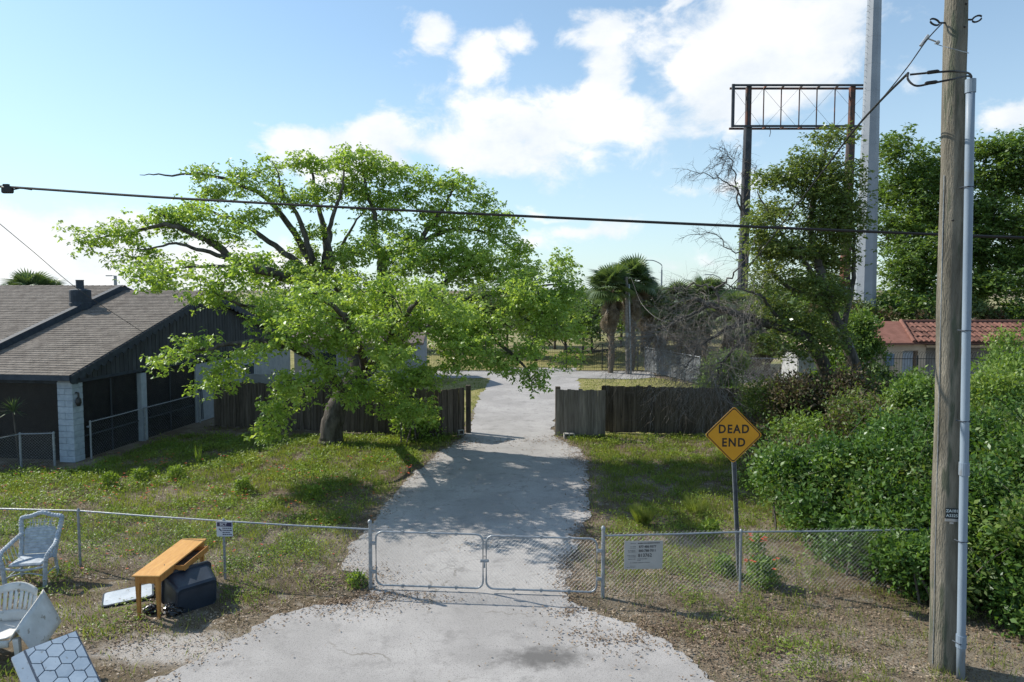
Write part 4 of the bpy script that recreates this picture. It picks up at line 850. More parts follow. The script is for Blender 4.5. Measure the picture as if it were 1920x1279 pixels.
pads = [pad(*near(a)) for a in [
 (700,470,23.8,42,24),(770,470,23.2,48,28),(840,470,23.2,50,30),(900,490,23.2,50,30),(950,512,23.6,50,28),(650,485,24.5,38,20),(560,505,24.6,38,18),(1000,580,25.4,56,36),(1062,580,26.4,32,32),(930,405,24.4,36,20),(820,400,24.4,44,20),(720,420,24.6,36,18),(480,515,24,40,16),(600,430,25.4,30,14),
 (170,447,25,26,18),(225,440,25,40,26),(262,472,24.6,34,26),(300,415,25,50,28),(345,400,25.2,46,30),(285,515,24.6,24,28),(330,505,24.6,34,24),
 (415,365,25.6,40,17),(380,330,25.8,24,9),(470,345,25.4,48,16),(470,320,25.8,36,8),(545,305,25.2,42,12),(600,300,26,34,16),(655,300,24.8,40,22),(690,300,24.8,26,16),
 (715,330,24.8,52,26),(790,330,24.4,46,20),(845,350,24.2,46,24),(895,372,24.2,32,15),(760,378,24.2,56,24),(680,375,25,50,24),(590,365,25,42,18),(530,372,24.8,34,14),(480,405,25,36,14),
 (420,440,24.8,40,14),(400,410,25.2,30,12),(640,345,25,40,20),(850,420,24.2,56,28),(925,440,24.2,40,26),(962,470,24.3,32,26),(985,505,24.5,44,28),(1048,500,25,30,20),
 (1042,545,25,44,30),(955,545,24.2,70,34),(870,505,23.8,66,34),(800,495,24,44,26),(800,560,23.6,54,30),(905,600,23.6,78,36),(1005,605,23.8,60,38),(1058,625,25,24,30),
 (825,610,23.3,52,30),(905,655,23,50,22),(985,660,22.9,34,22),(935,685,22.8,34,18),(998,715,22.8,10,32),(1065,665,25,12,18),(730,535,24.4,36,22),
 (420,520,24.8,44,24),(380,552,25,34,20),(545,565,22.4,62,26),(500,592,22,36,20),(640,580,23,46,24),(705,585,23.4,40,22),(565,625,22,60,28),(640,640,22.4,56,30),
 (710,620,23.4,40,22),(490,657,21.3,36,17),(425,690,20,36,19),(395,725,20,18,18),(375,642,19.6,20,9),(315,672,19.4,16,7),(345,652,19.4,16,8),
 (615,695,22,56,28),(555,715,21.6,32,20),(700,735,22.9,46,28),(765,715,23,50,30),(800,690,23,30,20),(785,765,22.8,32,22),(520,772,22.2,34,32),(507,805,22.2,18,20),(560,735,22,22,14),
 (655,738,22.2,40,12),(745,755,22.8,32,18),(655,480,25.2,30,12),(760,440,24.3,30,14),(845,640,23,40,20),(1020,560,24.4,40,26),
 (520,520,24,40,22),(470,490,24.6,40,16),(590,520,23,40,18),(650,520,22.6,40,20),(560,470,25.4,30,12),(610,590,22,50,26),(700,540,22.6,44,22),(760,500,23,40,24),(770,590,22,44,28),(880,640,22.6,50,24),(860,690,22,30,18),(740,660,23.4,40,24),(600,560,19.8,44,22),(560,600,20.2,40,20),(680,610,20.4,40,22),(800,545,20.2,40,20),(850,580,20.6,44,22),(730,660,21,36,20)]]
grow('shade_tree', 'large spreading tree with bright yellow green leaves over the drive', 'tree', tb, limbs, pads, None, M['bark_dark'], M['leaf_bright'], dens=5.7, rc=.26, ros=19, per=7, lsize=.13, lw=.56, droop=.55, bark_n=9)

# trees on the right
t1 = np.array((11.6, 24.0, 0))
limbs = [
 (P_((1612,745,24),(1602,690,24),(1580,625,24),(1552,560,24),(1535,500,24)), .24, .15),
 (P_((1535,500,24),(1520,430,24.2),(1530,350,24.3),(1550,280,24.4),(1560,240,24.4)), .14, .02),
 (P_((1580,620,24),(1600,520,24.3),(1600,430,24.5),(1592,350,24.5)), .11, .02),
 (P_((1545,540,24),(1490,470,23.8),(1450,420,23.7),(1420,360,23.8)), .10, .02),
 (P_((1552,560,24),(1480,540,23.5),(1440,500,23.4),(1420,470,23.4)), .08, .02),
]
pads = [pad(*a) for a in [(1440,338,24,22,12),(1412,420,23.6,18,12),(1432,470,23.6,20,12),(1585,350,24.6,20,26),(1592,410,24.6,18,30),(1520,330,24.2,34,18),(1545,400,24,40,20),(1556,258,24.4,18,20),(1530,300,24.2,28,18),(1572,320,24.6,26,22),(1478,330,24,26,14),(1520,362,24.3,40,18),(1570,385,24.3,32,20),(1455,392,23.8,34,22),(1530,425,24.2,44,20),(1580,440,24.6,26,26),
 (1440,452,23.6,24,20),(1500,470,23.8,40,16),(1565,500,24.5,38,26),(1442,508,23.5,24,20),(1498,535,23.6,34,18),(1550,560,24,36,24),(1470,592,23.2,34,16),(1520,600,23.4,26,14),(1430,560,23.4,16,12),(1460,470,24,30,20),(1545,470,24.6,34,22),(1560,640,23.2,30,18),(1490,650,22.8,34,16),(1440,640,22.6,22,18)]]
grow('vine_tree', 'loose olive green tree with leaning trunks in front of the grey monopole', 'tree', t1, limbs, pads, None, M['bark_dark'], M['leaf_olive'], dens=11, rc=.31, ros=18, per=6, lsize=.14, lw=.5, droop=.35)
# the leaning half dead tree with its hanging brush
b2 = gnd(1560, 735)+np.array((0,1.5,0))
limbs2 = [(P_((1568,760,24.2),(1535,665,23.6),(1495,625,23.4),(1430,605,23.2),(1350,580,23),(1300,560,22.9)), .27, .07),
 (P_((1400,598,23.1),(1350,625,22.8),(1310,650,22.6),(1285,690,22.4)), .08, .02),
 (P_((1350,580,23),(1340,545,23),(1300,535,23.2),(1240,545,23.4)), .06, .015),
 (P_((1340,545,23),(1370,520,22.8),(1395,490,22.8),(1420,440,22.9)), .04, .01),
 (P_((1330,575,23),(1290,590,22.6),(1250,615,22.4),(1215,640,22.4)), .06, .01),
 (P_((1430,605,23.2),(1380,650,22.5),(1350,690,22.3),(1340,720,22.2)), .07, .015),
 (P_((1470,615,23.3),(1430,560,22.6),(1400,545,22.4),(1350,530,22.4)), .07, .012)]
t = thing('leaning_dead_tree', 'dark leaning trunk with grey leafless brush hanging over the board fence', 'tree', b2); mb = MB(); nodes = []
for P, r0, r1 in limbs2:
    S = smooth_path(P, 6); S[1:-1] += rng.normal(size=S[1:-1].shape)*.03; mb.tube(S, np.linspace(r0, r1, len(S)), 7); nodes += list(S[len(S)//3:])
mb.build('trunk', M['bark_dark'], t, smooth=True)
tw = MB()
def twigs(p, d, L_, r, depth):
    n = 5; pts = [p]; q = np.array(p); dd = np.array(d)
    for i in range(n):
        dd = dd+rng.normal(size=3)*.20+np.array((0,0,-.10)); dd /= np.linalg.norm(dd); q = q+dd*L_/n; pts.append(q.copy())
        if depth > 0 and rng.random() < .85: twigs(q, dd+rng.normal(size=3)*.65, L_*.62, r*.6, depth-1)
    tw.tube(pts, np.linspace(r, r*.4, n+1), 3, cap=False)
nodes = np.array(nodes); px_ok = [p for p in nodes if 1.6 < p[2] < 5.4]
for i in range(260):
    p = px_ok[rng.integers(len(px_ok))]
    if p[0] > 8.4 and rng.random() < .6: continue
    twigs(p, np.array((-.55+rng.normal()*.5, rng.normal()*.6-.1, -.15+rng.normal()*.45)), .9+.9*rng.random(), .009, 2)
stuff(tw.build('dead_brush', M['dead_wood'], t))
# oaks beyond the tiled building
def oak(label, base, limbs, pads, **k): return grow('oak_tree', label, 'tree', base, limbs, pads, None, M['bark_dark'], M['leaf_oak'], group='broad green trees behind the tiled building', **k)
Yo = 50
pads = [pad(a,b,Yo+c,d,e) for a,b,c,d,e in [(1660,290,0,30,22),(1720,300,1,34,30),(1700,350,0,54,34),(1755,330,2,40,36),(1745,400,0,64,40),(1680,430,0,48,40),(1740,470,-2,64,40),(1690,520,-2,54,36),(1760,545,-3,60,34),(1660,570,-3,30,20),(1700,580,-4,60,18),(1795,340,0,34,26),(1805,400,-1,44,36),(1800,470,-1,44,40),(1805,540,-2,44,36),(1780,290,1,24,18),(1680,260,0,18,12),(1665,360,3,30,40)]]
oak('dense dark green tree between the grey monopole and the utility pole', np.array((28.5,50,0)), [(P_((1715,690,50),(1720,600,50),(1725,500,50),(1715,420,50),(1712,340,50)),.5,.1),(P_((1722,560,50),(1760,480,50),(1765,400,50)),.28,.08),(P_((1722,540,50),(1690,470,50),(1670,400,50)),.25,.08)], pads, dens=2.8, rc=.62, ros=22, per=6, lsize=.27, lw=.55, droop=.25, twig=.02)
pads = [pad(a,b,Yo+c,d,e) for a,b,c,d,e in [(1850,285,0,40,24),(1905,275,0,46,24),(1960,290,0,50,40),(1870,330,0,60,34),(1935,350,0,60,40),(1850,385,-1,34,30),(1890,420,-2,70,40),(1960,440,-2,60,50),(1870,480,-2,56,36),(1930,520,-3,60,40),(1870,540,-4,50,20),(1905,590,-5,60,18)]]
oak('broad green tree rising right of the utility pole', np.array((34.2,50,0)), [(P_((1836,690,50),(1836,590,50),(1838,520,50),(1850,440,50),(1870,360,50)),.55,.12),(P_((1838,560,50),(1890,490,50),(1930,420,50)),.3,.08),(P_((1838,540,50),(1845,470,50),(1855,380,50)),.26,.06)], pads, dens=2.8, rc=.62, ros=22, per=6, lsize=.27, lw=.55, droop=.25, twig=.02)
# bushes
def bush(name, label, cat, ells, mat, n, size, lw=.5, clump=.165, per=24, hollow=.74, stems=14, group=None, mat2=None, lobes=7, shoots=26, mat3=None):
    """each ellipsoid breaks up into uneven lobes with dark hollows between them; shoots stand out of the outline"""
    e0 = np.array([e[:3] for e in ells]); b = np.array((e0[:,0].mean(), e0[:,1].mean(), 0)); t = thing(name, label, cat, b, 0, group)
    E = []
    for e in ells:
        e = np.array(e); k = max(3, int(lobes*(.6+.25*e[3:].mean())))
        for i in range(k):
            d = rnd_dir(1)[0]; d[2] = d[2]*.9+.12; s_ = .28+.34*rng.random(); E.append(np.r_[e[:3]+d*e[3:]*(1.06-s_*.6), e[3:].mean()*s_*np.array((1.1,1.1,.95))])
    E = np.array(E); w = E[:,3]**2; w /= w.sum(); ncl = n//per; li = rng.choice(len(E), ncl, p=w); L_ = E[li]
    v = rnd_dir(ncl); v[:,2] = np.where(v[:,2] < -.35, -v[:,2], v[:,2])
    cen = L_[:,:3]+v*(hollow+(1-hollow)*rng.random((ncl,1)))*L_[:,3:6]*(1+.22*rng.normal(size=(ncl,1)).clip(-1.5,2)); cen[:,2] = np.maximum(cen[:,2], .08)
    n2 = ncl*per; cc = np.repeat(cen, per, 0)+rng.normal(size=(n2,3)).clip(-2,2)*clump; out = np.repeat(v, per, 0)*.7+rnd_dir(n2)*.9+np.array((0,0,.2)); nv = np.repeat(v, per, 0); lob = np.repeat(li, per)
    mb = MB(); sc_, so_, sn_ = [], [], []
    for i in range(shoots):
        c = cen[rng.integers(ncl)]; d = np.array((rng.normal()*.45, rng.normal()*.45, .55+.5*rng.random())); ln_ = .25+.55*rng.random(); P = smooth_path([c-d*.3, c+d*ln_*.5, c+d*ln_+rng.normal(size=3)*.08], 3); mb.tube(P, np.linspace(.009,.003,len(P)), 4, cap=False)
        k = 16; u_ = rng.random(k); sc_.append(c+np.outer(u_*ln_, d)); so_.append(rnd_dir(k)+d*.4); sn_.append(np.full(k, li[rng.integers(ncl)]))
    cc = np.vstack([cc]+sc_); out = np.vstack([out]+so_); lob = np.concatenate([lob]+sn_); nv = np.vstack([nv, np.tile((0,0,1.), (len(cc)-n2,1))]); cc[:,2] = np.maximum(cc[:,2], .03); m = len(cc)
    ln = size*(.55+.9*rng.random(m)); Q = leaf_quads(cc, out, rnd_dir(m)*.8+nv*.5+np.array((0,0,.6)), ln, ln*lw)
    for mm, nm in ((mat2,'dry_foliage'),(mat3,'light_foliage')):
        if mm is None: continue
        pick = rng.random(len(E)) < mm[1]; k = pick[lob] & (rng.random(len(Q)) < .8); 
        if k.any(): quads_obj(nm, Q[k], mm[0], t)
        Q = Q[~k]; lob = lob[~k]
    quads_obj('foliage', Q, mat, t)
    dt = MB()
    for i in range(shoots//3):
        c = cen[rng.integers(ncl)]; d = rnd_dir(1)[0]*.6+np.array((0,-.2,.35)); dt.tube(smooth_path([c-d*.2, c+d*.25+rng.normal(size=3)*.05, c+d*.6+rng.normal(size=3)*.1], 3), np.linspace(.009,.003,7), 3, cap=False)
    stuff(dt.build('dead_twigs', M['dead_wood'], t))
    for i in rng.choice(ncl, min(stems*3, ncl), replace=False):
        c = cen[i]; p0 = np.array((L_[i,0]+rng.normal()*.25, L_[i,1]+rng.normal()*.25, 0)); mb.tube(smooth_path([p0, p0*.5+c*.5+np.array((0,0,.3))+rng.normal(size=3)*.1, c], 3), np.linspace(.028,.006,7), 4)
    stuff(mb.build('stems', M['bark_dark'], t)); return t
bush('glossy_bush', 'big glossy green bush swallowing the end of the right wire fence', 'bush', [(7.2,13.8,.75,1.2,1.1,.9),(8.6,13.0,.9,1.5,1.2,1.0),(8.3,14.6,1.0,1.6,1.2,1.05),(9.9,14.2,1.15,1.7,1.4,1.1),(10.6,15.4,1.3,1.7,1.3,1.15),(7.2,12.6,.5,.7,.6,.5),(7.7,12.1,.6,.9,.7,.7),(8.5,11.6,.6,.9,.7,.75),(9.0,12.2,1.0,1.0,.8,1.0),(6.9,14.9,.9,.9,1.0,.9),(6.5,15.6,.7,.8,.9,.8),(8.1,13.3,.85,1.2,1.0,.95),(7.9,15.3,1.05,1.1,1.0,1.0),(8.9,14.9,1.3,1.2,1.0,1.05),(9.3,14.6,2.2,.55,.5,.5),(10.6,14.8,2.4,.5,.5,.7)], M['leaf_bush'], 150000, .10, .52, lobes=9, shoots=240, mat3=(M['leaf_light'], .18), mat2=(M['leaf_olive'], .15))
bush('glossy_bush', 'dark leafy bush behind the utility pole at the edge of the view', 'bush', [(9.2,11.8,.9,1.0,.8,1.1),(10.2,12.0,1.2,1.3,.9,1.3),(8.6,10.9,.4,.6,.5,.45),(11.3,13.2,1.3,1.5,1.1,1.5),(9.7,11.3,.6,.9,.6,.7)], M['leaf_bush'], 56000, .105, .52, shoots=110, mat3=(M['leaf_light'], .18), mat2=(M['leaf_olive'], .15))
bush('tall_shrub', 'tall light green shrub poking up right of the riser pipe', 'bush', [(12.8,17.0,2.0,1.3,1.2,1.1),(14.1,18.2,2.3,1.4,1.3,1.2),(12.9,16.8,1.2,1.6,1.2,1.1),(15.0,19.5,3.6,.9,1,1.1)], M['leaf_light'], 38000, .11, .45)
bush('tall_shrub', 'light green leafy shrub against the left side of the utility pole', 'bush', [(9.6,16.2,1.6,.7,.8,.8),(10.3,17.0,2.0,.8,.8,.75),(10.0,16.2,1.1,1.1,1.0,.9),(10.9,18.0,2.2,.7,.8,.9)], M['leaf_light'], 17000, .11, .45)
bush('vine_thicket', 'thicket of green vines and brown dry stems at the end of the board fence', 'bush', [(8.9,22.3,1.2,1.0,1.2,1.4),(9.6,20.8,1.5,1.2,1.3,1.5),(11.0,21.6,1.1,1.4,1.4,1.1),(8.6,19.8,.8,.9,.9,.95),(12.6,22.5,1.0,1.5,1.4,1.1)], M['leaf_olive'], 64000, .105, .5, mat2=(M['leaf_dry'], .30), mat3=(M['leaf_light'], .3), shoots=60)
bush('vine_thicket', 'greener vine thicket just right of the yellow warning sign', 'bush', [(7.0,16.6,.7,.8,.9,.85),(7.7,17.4,.9,.95,1.0,1.0),(8.7,17.8,1.2,1.2,1.1,1.25),(10.2,18.4,1.4,1.4,1.2,1.25),(7.4,18.9,.7,.8,.8,.8)], M['leaf_olive'], 44000, .10, .5, mat2=(M['leaf_dry'], .30), mat3=(M['leaf_light'], .35), shoots=50)
bush('round_bush', 'small rounded bright bush showing above the board fence', 'bush', [(9.5,30,1.2,.85,.8,1.45),(9.4,30,2.0,.6,.6,.7)], M['leaf_light'], 11000, .13, .5)
bush('evergreen_shrub', 'dark green upright shrub between the leaning trunks and the tiled building', 'bush', [(15.6,31,2.6,1.15,1.0,1.5),(15.9,31,3.6,.8,.8,.9),(15.2,31,1.2,1.1,1.0,1.2)], M['leaf_oak'], 16000, .16, .5)
bush('roof_vines', 'scrubby brownish vines growing up behind the tiled roof', 'bush', [(20.5+2.4*i, 44.2, 3.4+.3*math.sin(i*2), 1.7, .8, 1.0) for i in range(6)]+[(21+2.6*i, 44.4, 1.6, 1.8, .8, 1.4) for i in range(5)], M['leaf_far'], 15000, .26, .5, mat2=(M['leaf_dry'], .45))
bush('fence_shrub', 'brownish shrub mound behind the monopole edge of the tiled building', 'bush', [(17.2,36,1.2,1.4,1.0,1.2),(18.2,34.5,.8,1.2,.9,.8),(20.6,33.5,.5,1.6,.9,.6)], M['leaf_far'], 9000, .18, .5, mat2=(M['leaf_dry'], .3))
# weeds along the fence under the big tree
bush('sapling', 'leafy sapling growing against the board fence under the bright tree', 'bush', [(-3.7,24.7,.7,.45,.4,.7),(-3.2,24.7,.4,.4,.3,.4)], M['leaf_bright'], 2400, .13, .5)
# leafless scraggle climbing the sign post
bp = np.array(at(1400, 530, 61.5)); bp[2] = 0
t = thing('dead_vine_tree', 'wispy leafless vine tree clinging to the billboard post', 'tree', bp); tw = MB()
for P, r in ((P_((1404,640,61.2),(1400,520,61.2),(1396,420,61.2),(1390,370,61.2),(1370,345,61.2),(1330,330,61.2),(1290,318,61.2)), .14),(P_((1396,420,61.2),(1385,380,61),(1380,330,61),(1370,300,61),(1360,285,61)), .10),(P_((1398,470,61.2),(1370,470,61),(1340,440,61),(1300,440,61)), .07),(P_((1392,385,61.2),(1408,350,61),(1420,310,61)), .07)):
    S = smooth_path(P, 5); S += rng.normal(size=S.shape)*.08; tw.tube(S, np.linspace(r, .02, len(S)), 5)
    for q in S[len(S)//3:]:
        for k in range(2): twigs(q, np.array((-.5+rng.normal()*.6, rng.normal()*.3, .25+rng.normal()*.5)), .9+rng.random()*.9, .018, 1)
for q in rng.normal(size=(26,3))*np.array((.9,.4,.6))+at(1365,300,61):
    twigs(q, rnd_dir(1)[0], .8, .03, 2)
stuff(tw.build('branches', M['bark_dark'], t))

# ------------------------------------------------------------------ palms
def frond_mesh(nm, mat, droop):
    mb = []; 
    V = []
    for k in range(22):
        a = (k/21-.5)*2*rad(118); L_ = .95*(1-.25*abs(a)/2.06); d = np.array((math.sin(a), math.cos(a), 0.)); s = np.array((d[1], -d[0], 0)); o_ = np.array((0,.85,.0)); w = .055
        m1 = o_+d*L_*.55+np.array((0,0,.03)); tip = o_+d*L_+np.array((0,0,-droop*L_*.55))
        V.append([o_, m1+s*w, tip, m1-s*w])
    V.append([np.array((-.018,0,0)), np.array((.018,0,0)), np.array((.01,.87,.01)), np.array((-.01,.87,.01))])
    o = quads_obj(nm, np.array(V), mat); me = o.data; bpy.data.objects.remove(o); return me
FG = [frond_mesh('frond', M['leaf_palm'], .25+.25*i) for i in range(3)]; FD = [frond_mesh('dead_frond', M['leaf_dead'], .6)]
M['palm_trunk'] = nmat('palm_trunk', (.10,.08,.06), (.22,.185,.145), 9, 6, .95, .9, 18, (1,1,2.2), .1, bdist=.05)
def palm(label, x, y, h, s=1.0, nf=44, nd=30, r=.2):
    t = thing('cabbage_palm', label, 'palm tree', (x,y,0), 0, 'cabbage palms in the background'); mb = MB()
    zz = np.linspace(-.1, h, 12); mb.tube([(x+.06*math.sin(z), y, z) for z in zz], r*(1+.12*np.sin(zz*9)), 10); tr = mb.build('trunk', M['palm_trunk'], t)
    bt = MB()
    for k in range(46):
        a = k*2.4; z = h*(.15+.85*k/46); bt.bar((x+r*.9*math.cos(a), y+r*.9*math.sin(a), z), (x+r*1.9*math.cos(a), y+r*1.9*math.sin(a), z+.28), .09, .04)
    stuff(bt.build('boots', M['palm_trunk'], tr))
    for k in range(nf+nd):
        dead = k >= nf; u = (k/nf if not dead else (k-nf)/nd); a = k*2.39996; tilt = rad(80-105*u) if not dead else rad(-62-22*u+rng.normal()*8)
        o = bpy.data.objects.new('dead_frond' if dead else 'frond', (FD[0] if dead else FG[k % 3])); C.objects.link(o); o.parent = t
        o.location = (0, 0, h-(.0 if not dead else .2+1.5*u)); o.rotation_euler = (tilt, rng.normal()*.25, a); o.scale = (s*(.85+.3*rng.random())*(.78 if dead else 1.08),)*3
def px2(px, py, Y): p = at(px, py, Y); return p[0], Y, p[2]
for (px, py, Y, s, lb) in ((1146,545,44.8,1.0,'shaggy cabbage palm left of the thin service pole'),(1186,530,46.2,1.0,'taller cabbage palm behind the thin service pole'),(1214,572,47.5,.9,'cabbage palm crown just right of the service pole'),
      (1274,572,49,1.0,'cabbage palm above the far chain link fence'),(1322,560,51,1.0,'cabbage palm between the far fence and the billboard post'),(1372,590,47,1.0,'cabbage palm under the leaning dead branches'),(1405,610,44,1.0,'cabbage palm with brown skirt under the billboard post'),(1440,600,46,1.0,'cabbage palm behind the olive tree'),(1300,620,46,.8,'low cabbage palm behind the grey brush'),(1240,610,50,.9,'low cabbage palm behind the sagging cable'),
      (58,556,44,1.0,'palm top showing over the house roof'),(92,560,45,.8,'smaller palm top showing over the house roof')):
    x_, y_, z_ = px2(px, py, Y); palm(lb, x_, y_, z_, s)
# far trees: one of each kind, copied along the far side of the road
def far_tree(label, seed, h, w, mat, n=1):
    b = np.zeros(3); hh = h
    pd = [((rng.normal()*w*.25, rng.normal()*w*.25, h*(.45+.5*i/7)), (w*.42, w*.42, h*.13)) for i in range(8)]
    pd = [(np.array(c), r) for c, r in pd]
    return grow('background_tree', label, 'tree', b, [([(0,0,0),(.1,0,h*.35),(0,.1,h*.6),(.1,.1,h*.9)], .16, .04),([(.05,0,h*.35),(w*.25,.1,h*.6),(w*.3,.2,h*.75)], .08, .03),([(.05,0,h*.4),(-w*.25,-.1,h*.65),(-w*.3,.1,h*.8)], .08, .03)], pd, None, M['bark_dark'], mat, dens=2.0, rc=.6, ros=8, per=5, lsize=.34, lw=.55, group='trees across the far road', twig=.02)
kinds = [far_tree('rounded mid green tree beyond the far road', 1, 5.6, 4.6, M['leaf_far']), far_tree('lighter green loose tree beyond the far road', 2, 4.8, 3.6, M['leaf_light']), far_tree('dark slim tree beyond the far road', 3, 6.0, 2.8, M['leaf_oak'])]
spots = [(1005,52,0,.75),(1060,56,0,.8),(1092,51,2,.72),(1040,62,2,.8),(900,58,0,.9),(950,66,0,.85),(845,63,2,.8),(780,60,0,.9),(700,64,0,.9),(1125,72,1,.8),(1230,66,0,.85),(1270,74,0,.9),(1330,70,2,.85),(1380,66,0,.9),(1440,62,1,.9),(1480,70,0,1.0),(620,72,0,1),(300,50,1,1.15),(330,54,0,.95),(1560,64,0,1.2),(1530,58,1,1.0),(1100,90,0,.9),(1180,95,2,.9),(1260,100,0,1),(1000,95,0,1),(900,100,2,1),(1350,105,0,1),(800,100,0,1),(1460,100,0,1.1),(420,66,0,.9),(1110,58,0,.85),(1165,64,0,.95),(1205,60,1,1.1),(1085,68,0,.95),(1140,78,0,1.0),(1240,57,1,1.0),(1300,60,0,.95),(480,72,1,.95),(545,62,2,.85)]
used = [0,0,0]; near_lbl = {1005:'rounded tree across the road behind the hanging boughs of the bright tree',1060:'rounded tree across the road left of the first palm',1092:'dark slim tree just behind the black iron fence left of the palms',1040:'dark slim tree deeper behind the iron fence',1230:'rounded tree behind the sagging cable',1125:'light tree between the palms and the bright tree',1330:'dark slim tree left of the billboard post foot',300:'light tree behind the house roof beside the lamp pole',330:'rounded tree behind the house roof under the bright boughs',1440:'light tree behind the olive vine tree',420:'rounded tree behind the far gable corner',545:'dark slim tree behind the far gable corner'}
for (px, Y, k, s) in spots:
    o = kinds[k] if not used[k] else copy_tree(kinds[k]); used[k] = 1
    if px in near_lbl: o['label'] = near_lbl[px]
    else: o['label'] = 'hazy green tree in the belt across the far road'
    p = at(px, 600, Y); o.location = (p[0], Y, 0); o.rotation_euler = (0,0,rng.random()*6.28); o.scale = (s,s,s)
# ------------------------------------------------------------------ far road side: fences, building, mast, billboard, lamps
t = thing('iron_fence', 'black iron picket fence along the far side of the road', 'fence', (-6,46.3,0)); mb = MB(); 
xs = np.arange(-6, 8.6, .125)
for x_ in xs: mb.bar((x_,46.3,0), (x_,46.3,1.62), .013, .013)
stuff(mb.build('pickets', M['iron'], t)); 
for z_ in (.18, 1.2, 1.45): mb = MB(); mb.bar((-6,46.3,z_), (8.6,46.3,z_), .02, .025); mb.build('rail', M['iron'], t)
for x_ in np.arange(-6, 8.7, 2.43): mb = MB(); mb.box((x_,46.34,.9), (.07,.07,1.8)); mb.build('post', M['iron'], t)
# fallen log and mulch beyond it
p = gnd(1105,664); mb = MB(); mb.tube(smooth_path([(-2.2,0,.25),(-1,0,.18),(.2,.2,.2),(1.6,.1,.35),(2.3,0,.6)],4), np.linspace(.16,.05,17), 7); mb.tube([(.2,.2,.2),(.9,.7,.7)], .05, 5); o = mb.build('fallen_log', M['bark_dark']); o.location = tuple(p); tag(o, 'dark fallen branch lying beyond the black iron fence', 'log')
# light fabric-slatted chain fence running back to the road
M['slat'] = nmat('pale_fence_slat', (.17,.185,.20), (.26,.28,.30), 3, 5, .7, .1, 30, rv=.12)
fa, fb = gnd(1312,722), np.array((8.95,45.6,0)); t = thing('slatted_fence', 'pale slatted chain link fence running back from the lawn to the road', 'wire fence', fa); d = fb-fa; Lh = np.linalg.norm(d); d /= Lh
n = int(Lh/.095); m0 = MB(); m0.box((0,0,.80), (.058,.012,1.45)); o0 = m0.build('slat', M['slat']); me = o0.data; bpy.data.objects.remove(o0); ang = math.atan2(d[1], d[0])
for i in range(n):
    o = bpy.data.objects.new('slat', me); C.objects.link(o); o.parent = t; o.location = tuple(d*(i+.5)*.095); o.rotation_euler = (0,0,ang+rng.normal()*.05); o.scale = (1,1,1+rng.normal()*.01)
for k in range(5):
    q = fa+d*Lh*k/4; mb = MB(); mb.tube([(q[0],q[1],0),(q[0],q[1],1.72)], .045, 8); mb.build('post', M['steel'], t)
mb = MB(); mb.tube([fa+np.array((0,0,1.62)), fb+np.array((0,0,1.62))], .03, 6); mb.build('top_rail', M['steel'], t)
q = fa+np.array((.55,-.4,0)); mb = MB(); mb.tube([q, q+np.array((0,0,1.75))], .06, 8); mb.build('post', M['steel'], t)
fence_run('road_wire_fence', 'chain link fence going right from the pale slatted fence behind the palms', [fa+np.array((.7,0,0)), fa+np.array((4.5,-.6,0)), fa+np.array((8.5,-1.2,0))], 1.6, M['steel'], r_post=.035, pitch=.16, mesh_r=.002)

# tiled building
M['stucco'] = nmat('peach_stucco', (.60,.45,.33), (.70,.54,.41), 2, 6, .9, .3, 50, spec=.15, rand=False); M['stucco_shade'] = nmat('shaded_stucco', (.30,.27,.25), (.38,.35,.33), 2, 6, .9, .3, 50, spec=.15)  # second stucco is a grey copy with the recess's shade in its colour
M['tile'] = nmat('clay_tile', (.11,.052,.04), (.19,.09,.068), 5, 6, .85, .3, 40, rv=.28); M['tile_flat'] = nmat('red_roof_sheet', (.19,.085,.062), (.26,.12,.09), 3, 6, .85, .3, 30, rand=False); M['door'] = pmat('pale_door', (.42,.45,.50), .6)
bx, by = 19.3, 36.9
t = thing('tiled_building', 'low peach stucco building with red barrel tile roof', 'building', (bx,by,0))
def bb(nm, c, d_, mat, parent=None, **k): mb = MB(); mb.box(c, d_, **k); return mb.build(nm, mat, parent or t)
bb('wall', (bx+.95, by+2.5, 1.32), (1.9,5,2.64), M['stucco']); bb('wall', (bx+3.0, by+.45, 1.32), (.42,.7,2.64), M['stucco']); bb('lintel', (bx+2.35,by+.15,2.42), (.9,.2,.44), M['stucco']); bb('wall', (bx+8.5, by+1.6, 1.3), (11.4,.3,2.6), M['stucco_shade']); bb('beam', (bx+8.6, by+.2, 2.5), (10.8,.35,.26), M['stucco']); bb('wall', (bx+13.9, by+2.5, 1.3), (.3,5,2.6), M['stucco'])
dr = bb('door', (bx+2.35, by+.35, 1.08), (.62,.06,2.16), M['door']); mb = MB(); mb.lathe([(.03,0),(.035,.03),(.02,.05)], 8, (bx+2.56,by+.30,1.05)); mb.build('handle', M['iron'], dr); bb('sill', (bx+2.35,by+.05,.06), (.8,.2,.12), M['stucco_shade'])
eb = bb('electric_box', (bx+1.15, by-.09, 1.72), (.42,.18,.66), M['pvc']); mb = MB(); mb.box((bx+1.15,by-.19,1.72), (.34,.02,.56)); mb.build('box_cover', M['pvc'], eb); mb = MB(); mb.tube([(bx+1.15,by-.06,1.4),(bx+1.15,by-.06,.1)], .03, 6); mb.build('conduit_pipe', M['pvc'], t)
bb('gutter', (bx+8.7,by-.18,2.60), (11.2,.14,.12), M['slate_dark'])
